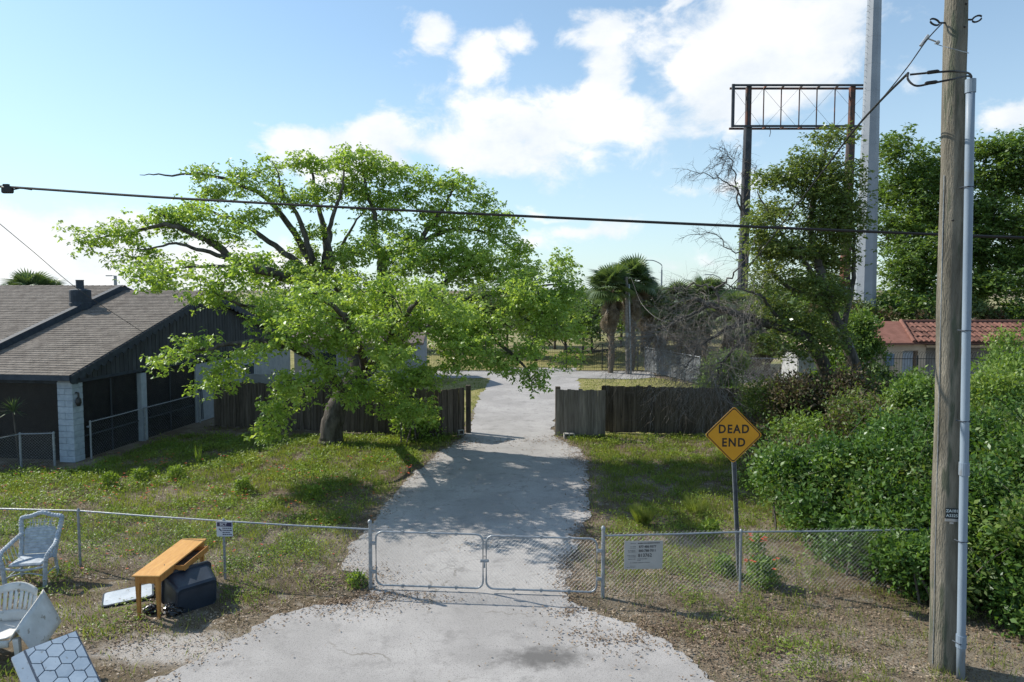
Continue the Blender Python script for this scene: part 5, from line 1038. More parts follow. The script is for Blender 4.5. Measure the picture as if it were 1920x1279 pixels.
# roof: sheet plus single barrel tiles
mb = MB(); mb.add([(bx+2.3,by-.35,2.66),(bx+14.4,by-.35,2.66),(bx+14.4,by+2.2,3.62),(bx+3.0,by+2.2,3.62),(bx+2.3,by-.35,2.58),(bx+14.4,by-.35,2.58),(bx+14.4,by+2.2,3.54),(bx+3.0,by+2.2,3.54)], [(0,1,2,3),(7,6,5,4),(0,4,5,1),(1,5,6,2),(2,6,7,3),(3,7,4,0)]); rf = mb.build('roof', M['tile'], t)
mb = MB(); mb.add([(bx+2.3,by-.35,2.66),(bx+14.4,by+5,2.66),(bx+14.4,by+2.2,3.62),(bx+3.0,by+2.2,3.62),(bx+2.3,by+5,2.66)], [(4,1,2,3)]); mb.build('roof', M['tile'], t)
mb = MB(); mb.add([(bx-.35,by-.38,2.66),(bx+2.28,by-.38,2.66),(bx+3.0,by+2.2,3.70),(bx-.35,by+2.2,3.70),(bx-.35,by-.38,2.56),(bx+2.28,by-.38,2.56),(bx+3.0,by+2.2,3.6),(bx-.35,by+2.2,3.6)], [(0,1,2,3),(7,6,5,4),(0,4,5,1),(1,5,6,2),(2,6,7,3),(3,7,4,0)]); mb.build('flat_roof_sheet', M['tile_flat'], t)
mb = MB(); mb.tube([(bx+2.3,by-.36,2.72),(bx+3.0,by+2.2,3.74)], .10, 8); mb.build('hip_cap', M['tile'], t)
sl = math.atan2(.96, 2.55); mt = MB(); a_ = np.linspace(0, math.pi, 7); V = [(.125*math.cos(q), v, .115*math.sin(q)+(.03 if v < .1 else 0)) for v in (0,.66) for q in a_]; mt.add(V, [(i,i+1,8+i,7+i) for i in range(6)]+[tuple(range(7))]); o0 = mt.build('tile', M['tile'], smooth=False); me = o0.data; bpy.data.objects.remove(o0)
for r_ in range(4):
    for k in range(41):
        x_ = bx+2.62+.28*k+(.18*r_ if k < 2 else 0)
        o = bpy.data.objects.new('tile', me); C.objects.link(o); o.parent = rf; v = .63*r_; o.location = (x_-bx+rng.normal()*.012, -.40+v*math.cos(sl), 2.67+v*math.sin(sl)); o.rotation_euler = (sl-.03, rng.normal()*.03, rng.normal()*.02)
mb = MB()
for k in range(30): mb.tube([(bx+3+.38*k,by+2.2,3.66),(bx+3.42+.38*k,by+2.2,3.67)], [.13,.11], 8)
stuff(mb.build('ridge_tiles', M['tile'], t))
# iron fence with curved tops
t = thing('security_fence', 'dark iron security fence with outward curved tops before the tiled building', 'fence', (bx-.8,by-1.5,0)); mb = MB()
for x_ in np.arange(bx-.8, bx+15, .14): mb.tube([(x_,by-1.5,.1),(x_,by-1.5,1.95),(x_,by-1.55,2.15),(x_,by-1.68,2.28),(x_,by-1.84,2.32)], .009, 4, cap=False)
stuff(mb.build('pickets', M['iron'], t))
for z_ in (.25, 1.92): mb = MB(); mb.bar((bx-.8,by-1.5,z_), (bx+15,by-1.5,z_), .035, .035); mb.build('rail', M['iron'], t)
for x_ in np.arange(bx-.8, bx+15.1, 2.62): mb = MB(); mb.box((x_,by-1.46,1.05), (.07,.07,2.1)); mb.build('post', M['iron'], t)
# small white shed
M['white'] = nmat('white_sheet', (.30,.305,.31), (.40,.405,.41), 3, 5, .7, .1, 30, rv=.04)
sp_ = np.array((15.2,33.6,0)); t = thing('white_shed', 'small white panelled shed behind the leaning trunk', 'shed', sp_)
for k in range(7): mb = MB(); mb.box((14.3+.30*k, 33.6, 1.25), (.285,.05,2.5)); mb.build('wall_panel', M['white'], t)
for sx in (14.15,16.25): mb = MB(); mb.box((sx,34.6,1.25), (.05,1.95,2.5)); mb.build('wall', M['white'], t)
mb = MB(); mb.add([(14.0,33.4,2.52),(16.4,33.4,2.52),(16.4,35.8,2.85),(14.0,35.8,2.85),(14.0,33.4,2.58),(16.4,33.4,2.58),(16.4,35.8,2.91),(14.0,35.8,2.91)], [(3,2,1,0),(4,5,6,7),(0,1,5,4),(1,2,6,5),(2,3,7,6),(3,0,4,7)]); mb.build('roof', M['stucco'], t)
# white fence panels and neighbour house seen through the tree
t = thing('white_panel_fence', 'white panel fence catching sun behind the dark board fence', 'fence', (-11.6,29.4,0))
for k in range(4): mb = MB(); mb.box((-11.0+1.22*k, 29.4, .95), (1.19,.05,1.86)); mb.build('panel', M['white'], t)
for k in range(5): mb = MB(); mb.box((-11.61+1.22*k, 29.43, 1.0), (.10,.10,2.0)); mb.build('post', M['white'], t)
M['brown_roof'] = nmat('brown_roof_sheet', (.13,.10,.09), (.21,.17,.15), 2, 6, .9, .4, 40)
nb = np.array((-9.0,40.0,0)); t = thing('neighbour_house', 'grey neighbour house half hidden behind the bright tree', 'house', nb)
mb = MB(); mb.box((-9,41.5,1.3), (7,5,2.6)); mb.build('wall', M['grey_wall'], t)
mb = MB(); mb.add([(-13,38.4,2.5),(-5,38.4,2.5),(-5,41.5,4.0),(-13,41.5,4.0),(-13,44.6,2.5),(-5,44.6,2.5),(-13,38.4,2.38),(-5,38.4,2.38),(-5,44.6,2.38),(-13,44.6,2.38),(-5,41.5,3.88),(-13,41.5,3.88)], [(0,1,2,3),(3,2,5,4),(6,7,1,0),(1,7,10,2),(2,10,8,5),(0,3,11,6),(3,4,9,11),(4,5,8,9)]); mb.build('roof', M['brown_roof'], t)
for x_ in (-10.6,-7.2):
    mb = MB(); mb.box((x_,38.98,1.5), (1.2,.08,1.0)); w = mb.build('window', M['trim'], t); mb = MB(); mb.box((x_,38.93,1.5), (1.06,.03,.86)); mb.build('pane', M['glass'], w)
# monopole
M['mast'] = nmat('mast_steel', (.22,.245,.28), (.29,.315,.35), .6, 5, .5, .05, 20, spec=.4, metal=.15, rand=False)
mx = at(1621, 585, 46.2)[0]; t = thing('monopole_mast', 'tall grey many sided steel monopole rising past the billboard', 'mast', (mx,46.2,0)); mb = MB(); zz = np.array([0,4,8,12,16,20,24,28,32])
tpx = at(1640, 0, 46.2); lean2 = (tpx[0]-mx)/(tpx[2]-3.6)*.35
a_ = np.linspace(0, 2*math.pi, 9)[:-1]+.2; rr = .74-.0128*zz; V = [(mx+lean2*z+r*math.cos(q), 46.2+r*math.sin(q), z) for z, r in zip(zz, rr) for q in a_]
mb.add(V, [(i*8+j,i*8+(j+1)%8,(i+1)*8+(j+1)%8,(i+1)*8+j) for i in range(8) for j in range(8)]); mb.build('shaft', M['mast'], t)
for z in np.arange(4.6, 27, 1.75):
    r = .74-.0128*z+.006; mb = MB(); mb.add([(mx+lean2*z+r*math.cos(q), 46.2+r*math.sin(q), z+dz) for dz in (0,.035) for q in a_], [(j,(j+1)%8,8+(j+1)%8,8+j) for j in range(8)]); mb.build('seam_band', M['mast'], t)
mb = MB(); r = lambda z: .74-.0128*z
for k, z in enumerate(np.arange(4, 27, .38)): mb.bar((mx+lean2*z-r(z)*.97,46.1,z), (mx+lean2*z-r(z)-.10,46.1,z), .014, .014)
stuff(mb.build('step_pegs', M['mast'], t))
# billboard frame
M['rust'] = nmat('rusty_steel', (.055,.045,.045), (.16,.07,.05), 1.2, 6, .85, .3, 20, rv=.2, lo=.45, hi=.62); M['dark_steel'] = nmat('dark_steel', (.035,.04,.05), (.065,.07,.085), 2, 5, .7, .1, 20)
YB = 62.; bt_ = at(1403,163,YB); z1, z0 = bt_[2], at(1403,239,YB)[2]; xl, xr = at(1371,200,YB)[0], at(1640,200,YB)[0]; X = lambda px: at(px,200,YB)[0]
t = thing('billboard_frame', 'empty rusty billboard frame high on two dark steel posts', 'billboard', (X(1403),YB,0))
for px in (1403,1597):
    mb = MB(); mb.tube([(X(px)-.25,YB,0),(X(px),YB,z0)], [.52,.36], 14); mb.tube([(X(px),YB,z0),(X(px),YB,z1)], .23, 10); mb.build('post', M['dark_steel' if px < 1500 else 'rust'], t, smooth=False)
    mb = MB(); mb.box((X(px),YB,(z0+z1)/2), (.42,.42,z1-z0)); mb.build('column_sleeve', M['rust'], t)
for z in (z0, z1):
    for dy in (-.5,.5): mb = MB(); mb.bar((xl,YB+dy,z),(xr,YB+dy,z),.13,.17); mb.build('chord', M['dark_steel'] if dy < 0 else M['rust'], t)
mb = MB(); mb.box((xl,YB-.5,(z0+z1)/2), (.24,.2,z1-z0+.18)); mb.build('end_post', M['dark_steel'], t); mb = MB(); mb.box((xr,YB-.5,(z0+z1)/2), (.24,.2,z1-z0+.18)); mb.build('end_post', M['dark_steel'], t)
ups = [1434,1467,1501,1534,1568]
for px in ups: mb = MB(); mb.box((X(px),YB+.3,(z0+z1)/2), (.085,.07,z1-z0)); mb.build('upright', M['rust'], t); mb = MB(); mb.bar((X(px),YB-.5,z0-.02),(X(px),YB+.5,z0-.02),.1,.1); mb.bar((X(px),YB-.5,z1),(X(px),YB+.5,z1),.1,.1); mb.build('tie_bar', M['rust'], t)
for a, b_ in ((1376,1434),(1434,1501),(1501,1568),(1568,1636)):
    for f in (0,1): mb = MB(); mb.bar((X(a),YB+.40,z0 if f else z1),(X(b_),YB+.42,z1 if f else z0),.018,.018); mb.build('brace', M['dark_steel'], t)
mb = MB(); mb.tube([(X(1440),YB-.4,z0),(X(1443),YB-.4,z0-.5),(X(1441),YB-.4,z0-.9)], .03, 4); mb.build('loose_strap', M['dark_steel'], t)
# street lamps far off
def lamp(px, py, Y, hx, label, arm=-1.8, curved=True):
    x_ = at(px, py, Y)[0]; zt = at(px, py, Y)[2]; t = thing('street_lamp', label, 'street lamp', (x_,Y,0)); mb = MB()
    if curved: mb.tube([(x_,Y,0),(x_,Y,zt-1.2)], [.12,.10], 8); mb.tube(smooth_path([(x_,Y,zt-1.2),(x_-.06,Y,zt-.55),(x_+arm*.55,Y,zt-.06),(x_+arm,Y,zt)],4), .06, 6)
    else: mb.tube([(x_,Y,0),(x_,Y,zt)], [.22,.16], 8)
    mb.build('pole', M['mast'], t); mb = MB(); mb.box((x_+arm-.2,Y,zt), (.6,.26,.12), bev=.03); mb.build('lamp_head', M['mast'], t)
    if not curved: mb = MB(); mb.bar((x_,Y,zt-.02),(x_+arm,Y,zt),.07,.07); mb.build('arm', M['mast'], t)
lamp(1241,488,85,0,'curved arm street lamp above the far palms'); lamp(1352,515,95,0,'curved arm street lamp left of the billboard post'); lamp(216,517,75,0,'straight grey lamp pole over the house roof', -.5, False); lamp(294,502,70,0,'straight lamp pole beside the far tree behind the roof', -.3, False)

# ------------------------------------------------------------------ signs
M['sign_y'] = nmat('warning_orange_yellow', (.60,.27,.012), (.66,.31,.016), 3, 4, .5, 0, spec=.4); M['sign_k'] = pmat('sign_black', (.012,.011,.010), .5); M['sign_back'] = pmat('sign_aluminium', (.45,.45,.45), .45, .6)
sb = gnd(1386, 1088); t = thing('warning_sign', 'orange yellow diamond sign reading DEAD END on a steel post', 'road sign', sb)
scn = at(1375.5, 815.5, sb[1]-.06); ln = np.array((scn[0]-sb[0], 0, 0)); fr = lambda z: sb+np.array(((scn[0]-sb[0])*z/scn[2], 0, z))
mb = MB()
for dx in (-.032,.032): mb.bar(fr(-.05)+np.array((dx,0,0)), fr(scn[2]+.42)+np.array((dx,0,0)), .012, .045)
mb.bar(fr(-.05)+np.array((0,.018,0)), fr(scn[2]+.42)+np.array((0,.018,0)), .066, .006); 
mb.build('post', nmat('sign_post_steel', (.10,.115,.13), (.17,.19,.21), 8, 5, .55, .1, 40, metal=.3), t)
def dia(hw_, r, n=5):
    out = []
    for k in range(4):
        th0 = math.pi/2*k; c = (hw_-r*math.sqrt(2))
        for j in range(n): th = th0-math.pi/4+math.pi/2*j/(n-1); out.append((c*math.cos(th0)+r*math.cos(th), c*math.sin(th0)+r*math.sin(th)))
    return out
SZ = .545
for nm, hw_, y_, th, mt_ in (('sign_back',SZ,.004,.004,M['sign_back']),('sign_border',SZ-.022,-.001,.004,M['sign_k']),('sign_face',SZ-.045,-.003,.003,M['sign_y'])):
    mb = MB(); mb.prism(dia(hw_, .045), th, lambda u,v,w: (scn[0]+u, scn[1]+y_-.002+w, scn[2]+v)); o = mb.build(nm, mt_, t)
mb = MB(); mb.prism(dia(SZ, .047), .003, lambda u,v,w: (scn[0]+u, scn[1]+.0008+w, scn[2]+v)); mb.build('sign_rim', M['sign_y'], t)
for s, dz, sx_ in (('DEAD', .105, .93), ('END', -.15, .95)):
    o = text('lettering', s, .225, M['sign_k'], t, tuple(scn+np.array((0,-.0065,dz))-sb), (rad(90),0,0), .006, .0008, sx_*.93, spacing=1.22)
for dz in (.33,-.33): mb = MB(); mb.lathe([(.012,0),(.012,.006),(.006,.009)], 8); o = mb.build('bolt_head', M['sign_back'], t); o.location = tuple(scn+np.array((0,-.006,dz))-sb); o.rotation_euler = (rad(90),0,0)
# notice sign wired to the right fence
M['notice'] = nmat('grey_notice_board', (.36,.355,.345), (.42,.41,.40), 3, 4, .6, .05, 20); M['ink'] = pmat('dark_grey_ink', (.055,.055,.06), .7); M['ink2'] = pmat('mid_grey_ink', (.17,.17,.17), .7)
fd = (q1-RP); fd = fd/np.linalg.norm(fd); na = math.atan2(fd[1], fd[0])
nc0, nc1 = at(1170,1014,11.80), at(1243,1067,11.80); ncn = np.array(((nc0[0]+nc1[0])/2, 11.80, (nc0[2]+nc1[2])/2)); W_, H_ = nc1[0]-nc0[0], nc0[2]-nc1[2]
t = thing('notice_sign', 'grey notice board with phone numbers wired to the right wire fence', 'sign', ncn, na)
mb = MB(); mb.box((0,0,0), (W_,.006,H_), ry=.015, bev=.0025); mb.build('panel', M['notice'], t, world=False)
u = lambda px, py: ((px/1827-.46)*100/73*W_-.0*W_, -.0045, -((py-635)/930)*H_)
u = lambda px, py: (((px-850)/1330)*W_, -.0045, -((py-635)/950)*H_)
for s, px, py, sz, w_ in (('877-486-9377',985,360,.060,.92),('800-788-7011',980,495,.060,.92),('813762',900,650,.084,.98)):
    o = text('lettering', s, sz, M['ink'], t, u(px,py), (rad(90),0,0), .0015, .0006, w_)
def fine(px0, px1, py, h, mat_, seed):
    r = np.random.default_rng(seed); mb = MB(); x_ = px0
    while x_ < px1-8:
        w = 14+r.random()*26; hh = h*(.6+.4*r.random()); a = u(min(x_+w,px1), py); b_ = u(x_, py); mb.box(((a[0]+b_[0])/2, -.0042, a[2]), (a[0]-b_[0], .0012, hh)); x_ += w+6+r.random()*8
    o = stuff(mb.build('fine_print', mat_, t, world=False))
for i, (a, b_, y_, h_, k) in enumerate([(655,1410,240,.022,'ink'),(400,580,245,.014,'ink2'),(390,580,345,.014,'ink2'),(370,580,395,.014,'ink2'),(310,580,480,.016,'ink2'),(330,580,525,.016,'ink2'),(280,580,645,.016,'ink2'),(340,580,690,.016,'ink2'),(320,580,765,.016,'ink2'),(640,975,765,.016,'ink2'),(640,760,815,.014,'ink2'),(390,1060,890,.017,'ink2'),(400,580,1000,.012,'ink2'),(280,545,1045,.012,'ink2')]):
    fine(a, b_, y_, h_, M[k], i)
# small blue and white security sign on the left fence
M['navy'] = pmat('sign_navy', (.02,.025,.075), .5); M['signw'] = pmat('sign_white', (.52,.56,.62), .5)
c0, c1 = at(405,978,p2[1]-.04), at(437,1006,p2[1]-.04); cc_ = (c0+c1)/2; W_, H_ = c1[0]-c0[0], c0[2]-c1[2]
t = thing('security_sign', 'small navy and white security sign on the fence post behind the desk', 'sign', cc_, -.06)
mb = MB(); mb.box((0,0,0), (W_,.006,H_), ry=-.03, bev=.002); mb.build('panel', M['signw'], t, world=False)
mb = MB(); mb.box((.0,-.0042,H_*.31), (W_*.9,.002,H_*.28)); mb.build('header_band', M['navy'], t, world=False)
mb = MB(); mb.prism([(-W_*.36,0),(-W_*.30,H_*.04),(-W_*.16,-H_*.12),(-W_*.20,-H_*.17)], .0015, lambda a,b_,w: (a,-.0048+w,b_)); mb.build('emblem', M['navy'], t, world=False)
o = text('lettering', 'BCT', .075, M['signw'], t, (-.02,-.0056,H_*.31), (rad(90),0,0), .002, .0005)
for k, (w_, z_) in enumerate(((.42,.06),(.44,-.08),(.36,-.22),(.46,-.36))):
    r = np.random.default_rng(k+90); mb = MB(); x_ = -.12*W_
    while x_ < -.12*W_+w_*W_*1.2: ww = W_*(.05+.07*r.random()); mb.box((x_+ww/2,-.0042,z_*H_), (ww,.0012,H_*.07)); x_ += ww+W_*.025
    stuff(mb.build('fine_print', M['navy'], t, world=False))
for dz in (-H_*.3,H_*.3): mb = MB(); mb.box((.0,.02,dz), (.07,.03,.02)); mb.build('bracket', M['steel'], t, world=False)

# ------------------------------------------------------------------ cast-off furniture by the kerb
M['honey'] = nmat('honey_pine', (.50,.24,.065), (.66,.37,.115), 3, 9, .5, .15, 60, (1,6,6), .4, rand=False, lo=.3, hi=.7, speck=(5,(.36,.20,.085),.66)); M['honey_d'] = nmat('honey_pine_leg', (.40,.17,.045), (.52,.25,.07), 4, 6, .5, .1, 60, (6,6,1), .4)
# desk corners measured on the ground
d1, d2, d3 = gnd(268,1156), gnd(303,1160), gnd(384,1086)
ax = (d3-d2); Ld = np.linalg.norm(ax)+.08; ax /= np.linalg.norm(ax); ang = math.atan2(ax[1], ax[0]); Wd = .42
org = d2-ax*.04; t = thing('writing_desk', 'honey pine writing desk with one drawer pulled open', 'desk', org, ang)
HT = .76; B = lambda nm, c, d_, mat=M['honey_d'], par=None, **k: (lambda mb: (mb.box(c, d_, **k), mb.build(nm, mat, par or t, world=False))[1])(MB())
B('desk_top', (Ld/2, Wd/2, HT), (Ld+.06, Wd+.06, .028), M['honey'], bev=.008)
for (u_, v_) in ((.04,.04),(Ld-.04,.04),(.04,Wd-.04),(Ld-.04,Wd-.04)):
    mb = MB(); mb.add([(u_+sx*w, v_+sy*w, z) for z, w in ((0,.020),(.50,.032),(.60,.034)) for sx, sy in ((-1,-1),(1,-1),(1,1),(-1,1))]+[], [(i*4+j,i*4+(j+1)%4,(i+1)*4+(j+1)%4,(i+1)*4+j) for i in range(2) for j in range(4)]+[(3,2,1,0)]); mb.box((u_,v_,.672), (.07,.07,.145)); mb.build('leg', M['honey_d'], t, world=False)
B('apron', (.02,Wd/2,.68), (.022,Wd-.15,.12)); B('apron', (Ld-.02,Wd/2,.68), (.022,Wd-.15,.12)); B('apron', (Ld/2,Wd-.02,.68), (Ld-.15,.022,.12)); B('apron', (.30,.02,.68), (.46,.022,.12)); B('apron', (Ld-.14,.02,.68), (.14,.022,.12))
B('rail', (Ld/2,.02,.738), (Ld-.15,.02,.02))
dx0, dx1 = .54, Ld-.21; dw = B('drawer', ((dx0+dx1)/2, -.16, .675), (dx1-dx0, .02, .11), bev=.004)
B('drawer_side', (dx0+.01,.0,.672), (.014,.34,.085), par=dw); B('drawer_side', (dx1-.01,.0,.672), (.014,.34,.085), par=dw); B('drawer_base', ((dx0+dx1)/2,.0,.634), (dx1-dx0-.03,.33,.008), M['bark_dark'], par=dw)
mb = MB(); mb.lathe([(.010,0),(.018,.012),(.012,.024)], 8); o = mb.build('knob', M['honey_d'], dw, world=False); o.location = ((dx0+dx1)/2,-.17,.67); o.rotation_euler = (rad(90),0,0)
B('surface_scuff', (.42,.13,HT+.0145), (.06,.012,.001), M['bark_dark'], rz=.5)
# dark plastic tub lying on its side
M['tub'] = nmat('dark_blue_plastic', (.014,.022,.036), (.024,.034,.052), 4, 4, .42, .03, 30, spec=.5); M['tub_in'] = pmat('grey_plastic_rim', (.20,.22,.24), .5)
def rrect(w, h, r, n=5):
    out = []
    for (cx_, cy_, a0) in ((w/2-r,h/2-r,0),(-w/2+r,h/2-r,90),(-w/2+r,-h/2+r,180),(w/2-r,-h/2+r,270)):
        for j in range(n): th = rad(a0+90*j/(n-1)); out.append((cx_+r*math.cos(th), cy_+r*math.sin(th)))
    return out
def loft(mb, secs):
    n = len(secs[0]); V = [p for s in secs for p in s]; mb.add(V, [(i*n+j,i*n+(j+1)%n,(i+1)*n+(j+1)%n,(i+1)*n+j) for i in range(len(secs)-1) for j in range(n)])
tb_ = gnd(368, 1141); t = thing('storage_tub', 'dark blue plastic storage tub lying on its side by the desk', 'storage tub', tb_, rad(46))
# local: x along the bottom's width, y depth (mouth towards +y/-x), z up
sec = lambda y_, w, h, r: [(a, y_, b_+h/2+.0) for a, b_ in rrect(w, h, r)]
mb = MB(); loft(mb, [sec(-.03,.60,.40,.05), sec(-.045,.66,.46,.07), sec(0,.70,.49,.08), sec(.42,.80,.56,.09), sec(.425,.86,.60,.10), sec(.46,.86,.60,.10), sec(.46,.78,.54,.08), sec(.05,.66,.44,.07)])
n_ = 20; mb.f.append(tuple(range(n_))[::-1]); mb.m.append(0); mb.f.append(tuple(7*n_+i for i in range(n_))); mb.m.append(0)
o = mb.build('tub_body', M['tub'], t, world=False); o.rotation_euler = (rad(6),0,0)
# lid
lc = gnd(241, 1120); t = thing('tub_lid', 'pale grey plastic lid with dark rim lying flat on the leaves', 'lid', lc, rad(28)); 
mb = MB(); mb.prism(rrect(.82,.58,.07), .035, lambda a,b_,w: (a,b_,w+.02)); mb.build('rim', M['tub'], t, world=False); mb = MB(); mb.prism(rrect(.76,.52,.06), .006, lambda a,b_,w: (a,b_,w+.0555)); mb.build('lid_face', nmat('pale_lid_plastic', (.40,.45,.50), (.56,.61,.66), 3, 8, .4, .05, 20, speck=(14,(.25,.24,.22),.62)), t, world=False); t.rotation_euler = (rad(2),rad(-2),rad(28))
# black bags
M['bag'] = pmat('black_bag_plastic', (.008,.008,.009), .22, 0, .6)
def bag(label, px, py, s):
    b = gnd(px, py); t = thing('rubbish_bag', label, 'plastic bag', b); mb = MB(); n = 22; m_ = 14; V = []
    for i in range(m_+1):
        ph = math.pi*i/m_
        for j in range(n):
            th = 2*math.pi*j/n; r = 1+.45*(fbm(np.array([3+th*1.3]), np.array([ph*2.1+px]), 4)[0]-.5)*2*math.sin(ph)+.12*math.sin(th*5+ph*7)*math.sin(ph); V.append((s*r*math.sin(ph)*math.cos(th), s*.7*r*math.sin(ph)*math.sin(th), max(.005, s*.55+s*.6*r*math.cos(ph))))
    mb.add(V, [(i*n+j,i*n+(j+1)%n,(i+1)*n+(j+1)%n,(i+1)*n+j) for i in range(m_) for j in range(n)]); mb.build('bag_film', M['bag'], t, world=False)
    mb = MB()
    for k in range(4): mb.add([(0,0,s),(s*.4*math.cos(k*1.6),s*.3*math.sin(k*1.6),s*1.25),(s*.5*math.cos(k*1.6+.6),s*.3*math.sin(k*1.6+.6),s*1.1)], [(0,1,2)])
    mb.build('bag_tie', M['bag'], t, world=False)
bag('glossy black plastic bag under the near end of the desk', 284, 1150, .13); bag('glossy black plastic bag between desk leg and storage tub', 326, 1152, .17); bag('black plastic bag heaped in the mouth of the storage tub', 318, 1122, .15)
# wicker chair
M['wicker'] = nmat('blue_grey_wicker', (.30,.34,.38), (.47,.52,.57), 12, 4, .7, .8, 90, (1,1,1.6), .25, bdist=.006)
cbn = gnd(62, 1092); t = thing('wicker_armchair', 'pale blue grey wicker armchair facing the kerb by the fence', 'armchair', cbn, rad(10)); S = 1.10
def coil(mb, pts, r, n=7, sub=6):
    P = smooth_path(np.array(pts)*S, sub); k = len(P); mb.tube(P, r*(1+.10*np.cos(np.arange(k)*math.pi)), n)
zb = lambda z: .20+.20*(z-.40)/.65     # back rakes
mb = MB(); mb.box((0,0,.40*S), (.52*S,.50*S,.06), bev=.025); mb.build('seat', M['wicker'], t, world=False)
mb = MB(); n = 9
for i in range(n): mb.box((0, (zb(.44+.40*i/n)+.0)*S, (.44+.40*(i+.5)/n)*S), ((.44+.06*i/n)*S,.022,.40/n*S*.98), rx=-.29)
mb.build('backrest_panel', M['wicker'], t, world=False)
mb = MB()
for i in range(13): u_ = -.19+.38*i/12; coil(mb, [(u_,zb(.84),.84),(u_*.92+.02*math.sin(i*2),zb(.92),.92),(u_,zb(1.0),1.0)], .006, 4, 3)
for zz_ in (.88,.94): mb.tube([(x_*S, zb(zz_)*S, zz_*S) for x_ in np.linspace(-.22,.22,8)], .006, 4)
mb.build('open_weave', M['wicker'], t, world=False)
mb = MB(); coil(mb, [(-.27,.17,.36),(-.28,zb(.6),.6),(-.31,zb(.85),.85),(-.325,zb(.97),.98),(-.30,zb(1.01),1.03),(-.17,zb(1.04),1.05),(0,zb(1.08),1.10),(.17,zb(1.04),1.05),(.30,zb(1.01),1.03),(.325,zb(.97),.98),(.31,zb(.85),.85),(.28,zb(.6),.6),(.27,.17,.36)], .042, 8); coil(mb, [(-.23,zb(.84),.84),(0,zb(.85),.85),(.23,zb(.84),.84)], .022); mb.build('back_frame', M['wicker'], t, world=False)
for s in (-1,1):
    mb = MB(); coil(mb, [(s*.28,zb(.78),.78),(s*.33,.16,.72),(s*.37,.0,.66),(s*.38,-.18,.62),(s*.36,-.27,.55),(s*.33,-.27,.40),(s*.30,-.25,.0)], .038, 8); mb.build('arm', M['wicker'], t, world=False)
    mb = MB(); coil(mb, [(s*.27,.20,.40),(s*.29,.26,.0)], .03); mb.build('leg', M['wicker'], t, world=False)
    mb = MB()
    for q in range(4): coil(mb, [(s*.36,-.20+.11*q,.63+.02*q),(s*.29,-.20+.11*q,.42)], .008, 4, 3)
    mb.build('arm_weave', M['wicker'], t, world=False)
    mb = MB(); coil(mb, [(s*.29,-.24,.18),(s*.285,0,.2),(s*.28,.24,.18)], .014); mb.build('stretcher', M['wicker'], t, world=False)
mb = MB(); coil(mb, [(-.3,-.26,.36),(0,-.28,.33),(.3,-.26,.36)], .022); coil(mb, [(-.3,-.25,.2),(-.1,-.26,.26),(.1,-.26,.26),(.3,-.25,.2)], .012); mb.build('seat_apron', M['wicker'], t, world=False)
# white plastic armchair in the corner
M['plastic'] = nmat('weathered_white_plastic', (.48,.47,.44), (.66,.66,.64), 2.5, 9, .55, .1, 20, spec=.35, speck=(11,(.33,.30,.25),.64))
pc = gnd(2, 1232); t = thing('plastic_armchair', 'white moulded plastic armchair with slotted back in the corner of the verge', 'armchair', pc, rad(6))
def shell(mb, G_, th=.018):
    """closed thin skin from a grid of points (rows, cols, 3)"""
    G_ = np.asarray(G_, float); r_, c_ = G_.shape[:2]; du = np.gradient(G_, axis=0); dv = np.gradient(G_, axis=1); nn = np.cross(du, dv); nn /= np.maximum(np.linalg.norm(nn, axis=2, keepdims=True), 1e-9); V = np.concatenate([G_.reshape(-1,3), (G_-nn*th).reshape(-1,3)]); N_ = r_*c_; Fc = []
    for i in range(r_-1):
        for j in range(c_-1): a = i*c_+j; Fc += [(a,a+1,a+c_+1,a+c_), (N_+a,N_+a+c_,N_+a+c_+1,N_+a+1)]
    ring = [(0,j) for j in range(c_)]+[(i,c_-1) for i in range(1,r_)]+[(r_-1,j) for j in range(c_-2,-1,-1)]+[(i,0) for i in range(r_-2,0,-1)]
    ids = [i*c_+j for i,j in ring]
    for a, b_ in zip(ids, ids[1:]+ids[:1]): Fc.append((b_,a,N_+a,N_+b_))
    mb.add(V, Fc)
us = np.linspace(-1,1,13)
mb = MB(); shell(mb, [[(u_*.30, -.30+.62*v, .40-.03*math.sin(math.pi*v)+.03*u_*u_) for u_ in us] for v in np.linspace(0,1,9)]); mb.build('seat', M['plastic'], t, world=False, smooth=True)
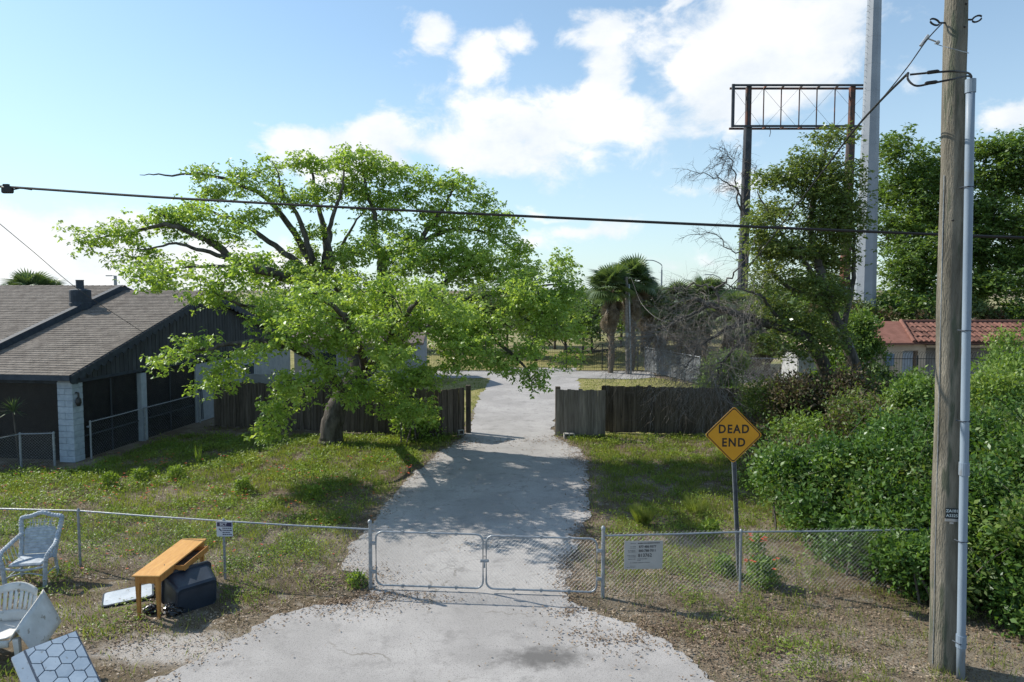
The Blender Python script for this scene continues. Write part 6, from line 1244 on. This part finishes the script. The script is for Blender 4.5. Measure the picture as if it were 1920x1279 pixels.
# slotted back: vertical ribs between solid top and bottom
back = lambda u_, w: (u_*(.30+.05*w), .31+.16*w-.10*u_*u_*(0.4+.6*w)+.02, .40+.56*w-.09*u_*u_*w)
mb = MB(); shell(mb, [[back(u_, w) for u_ in us] for w in np.linspace(.78,1,4)]); shell(mb, [[back(u_, w) for u_ in us] for w in np.linspace(0,.30,4)])
for k in range(9):
    a = -1+2*k/8.5; b_ = a+.15; shell(mb, [[back(u_, w) for u_ in np.linspace(a, b_, 3)] for w in np.linspace(.28,.80,5)])
for k in (0,1): a = (-1 if k == 0 else .86); shell(mb, [[back(u_, w) for u_ in np.linspace(a, a+.14, 3)] for w in np.linspace(.28,.80,5)])
mb.build('backrest', M['plastic'], t, world=False, smooth=True)
for s in (-1,1):
    mb = MB(); G_ = []
    for v in np.linspace(0,1,10):          # v: back -> front
        y_ = .40-.72*v; ztop = .86-.26*v**.8-.10*max(0,v-.8)*5*(v-.8)*5*.4; row = []
        for w in np.linspace(0,1,9): row.append((s*(.30+.07*math.sin(math.pi*.5*w)+.05*w), y_, .38+(ztop-.38)*math.sin(math.pi*.5*w)))
        for w in np.linspace(.15,1,6): row.append((s*(.42+.05*math.sin(math.pi*w*.5)+.20*w), y_, ztop-(ztop-.14)*w*(.75+.25*v)))
        G_.append(row)
    G_ = np.array(G_)
    if s < 0: G_ = G_[::-1]
    shell(mb, G_, .016); mb.build('arm', M['plastic'], t, world=False, smooth=True)
    for y_ in (-.28,.36): mb = MB(); mb.add([(s*(.40+.05*(1-z/.4))+sx*w, y_+(-.04 if y_ < 0 else .06)*(1-z/.4)+sy*w, z) for z, w in ((0,.028),(.42,.04)) for sx, sy in ((-1,-1),(1,-1),(1,1),(-1,1))], [(j,(j+1)%4,4+(j+1)%4,4+j) for j in range(4)]+[(3,2,1,0),(4,5,6,7)]); mb.build('leg', M['plastic'], t, world=False)
mb = MB(); shell(mb, [[(u_*.30, -.30-.02*w, .40-.10*w) for u_ in us] for w in np.linspace(0,1,3)]); mb.build('seat_apron', M['plastic'], t, world=False, smooth=True)
# hexagon patterned lid leaning by the chair
M['hexbase'] = pmat('lid_groove_blue', (.085,.11,.15), .6); M['hexw'] = nmat('pale_lid_blue_white', (.42,.49,.56), (.58,.64,.70), 2.0, 9, .55, .1, 30, spec=.35, rv=.06, speck=(12,(.28,.29,.29),.65))
B_, C_ = at(141,1184,9.75), at(190,1285,9.25); camp = np.array((0,0,CAMH)); dA = at(48,1219,1.)-camp; A_ = camp+dA*float(np.dot(B_-camp, C_-B_)/np.dot(dA, C_-B_))
eu = (B_-A_); WL = np.linalg.norm(eu); eu /= WL; ev = C_-B_; ev -= eu*np.dot(ev,eu); ev /= np.linalg.norm(ev); en = np.cross(ev, eu)
if en[2] < 0: en = -en
LL = 1.0; t = thing('hexagon_lid', 'tilted pale plastic lid patterned with hexagon cells beside the white armchair', 'plastic lid', (A_[0],A_[1],0))
P3 = lambda u_,v,w: A_+eu*u_+ev*v+en*w
mb = MB(); mb.prism([(-.02,-.012),(WL+.02,-.012),(WL+.02,LL),(-.02,LL)], .05, lambda u_,v,w: P3(u_,v,w-.056)); base_ = mb.build('lid_base', M['hexbase'], t)
mb = MB(); mb.prism([(-.17,.02),(-.022,-.012),(-.022,LL),(-.17,LL)], .045, lambda u_,v,w: P3(u_,v,w-.062)); mb.build('lid_edge', M['hexw'], t)
R_ = WL/3/math.sqrt(3)*1.0; dxh = math.sqrt(3)*R_
def clip(poly, ax_, lim, keep_less):
    out = []
    for i in range(len(poly)):
        p, q = poly[i], poly[(i+1)%len(poly)]; ip = (p[ax_] <= lim) == keep_less; iq = (q[ax_] <= lim) == keep_less
        if ip: out.append(p)
        if ip != iq: f = (lim-p[ax_])/(q[ax_]-p[ax_]); out.append((p[0]+(q[0]-p[0])*f, p[1]+(q[1]-p[1])*f))
    return out
for r_ in range(-1, 8):
    for k in range(-1, 5):
        cx_ = dxh*(k+.5*(r_ % 2)); cy_ = R_*1.5*r_; pl_ = [(cx_+R_*.93*math.cos(rad(30+60*i)), cy_+R_*.93*math.sin(rad(30+60*i))) for i in range(6)]
        for ax_, lim, kl in ((0,0.0,False),(0,WL,True),(1,0.0,False),(1,LL-.01,True)):
            if len(pl_) > 2: pl_ = clip(pl_, ax_, lim, kl)
        if len(pl_) < 3: continue
        xs_ = [p[0] for p in pl_]; ys_ = [p[1] for p in pl_]
        if (max(xs_)-min(xs_))*(max(ys_)-min(ys_)) < .0006: continue
        mb = MB(); mb.prism(pl_, .008, lambda u_,v,w: P3(u_,v,w-.0045)); mb.build('cell', M['hexw'], t)
for u_ in (.06, WL-.06): f = P3(u_, .05, -.06); f2 = f.copy(); f2[2] = 0; mb = MB(); mb.tube([f2, f], .03, 6); mb.build('leg', M['hexw'], t)
# yucca by the column
yb_ = gnd(36, 872); t = thing('yucca_plant', 'spiky yucca on a thin stem beside the white block column', 'plant', yb_); mb = MB(); hy = at(25,770,yb_[1])[2]; xy = at(25,770,yb_[1])[0]-yb_[0]; mb.tube([yb_, yb_+np.array((xy*.5,0,hy*.5)), yb_+np.array((xy,0,hy-.05))], .03, 6); mb.build('stem', M['bark_dark'], t)
n = 46; a = rng.random(n)*6.28; e = rng.random(n)*1.5-.2; D = np.stack([np.cos(a)*np.cos(e), np.sin(a)*np.cos(e), np.sin(e)],1); cc = np.tile(yb_+np.array((xy,0,hy-.05)), (n,1)); Q = leaf_quads(cc, D, np.tile((0,0,1.),(n,1))+rnd_dir(n)*.2, .55, .05); quads_obj('leaf', Q, M['leaf_palm'], t)
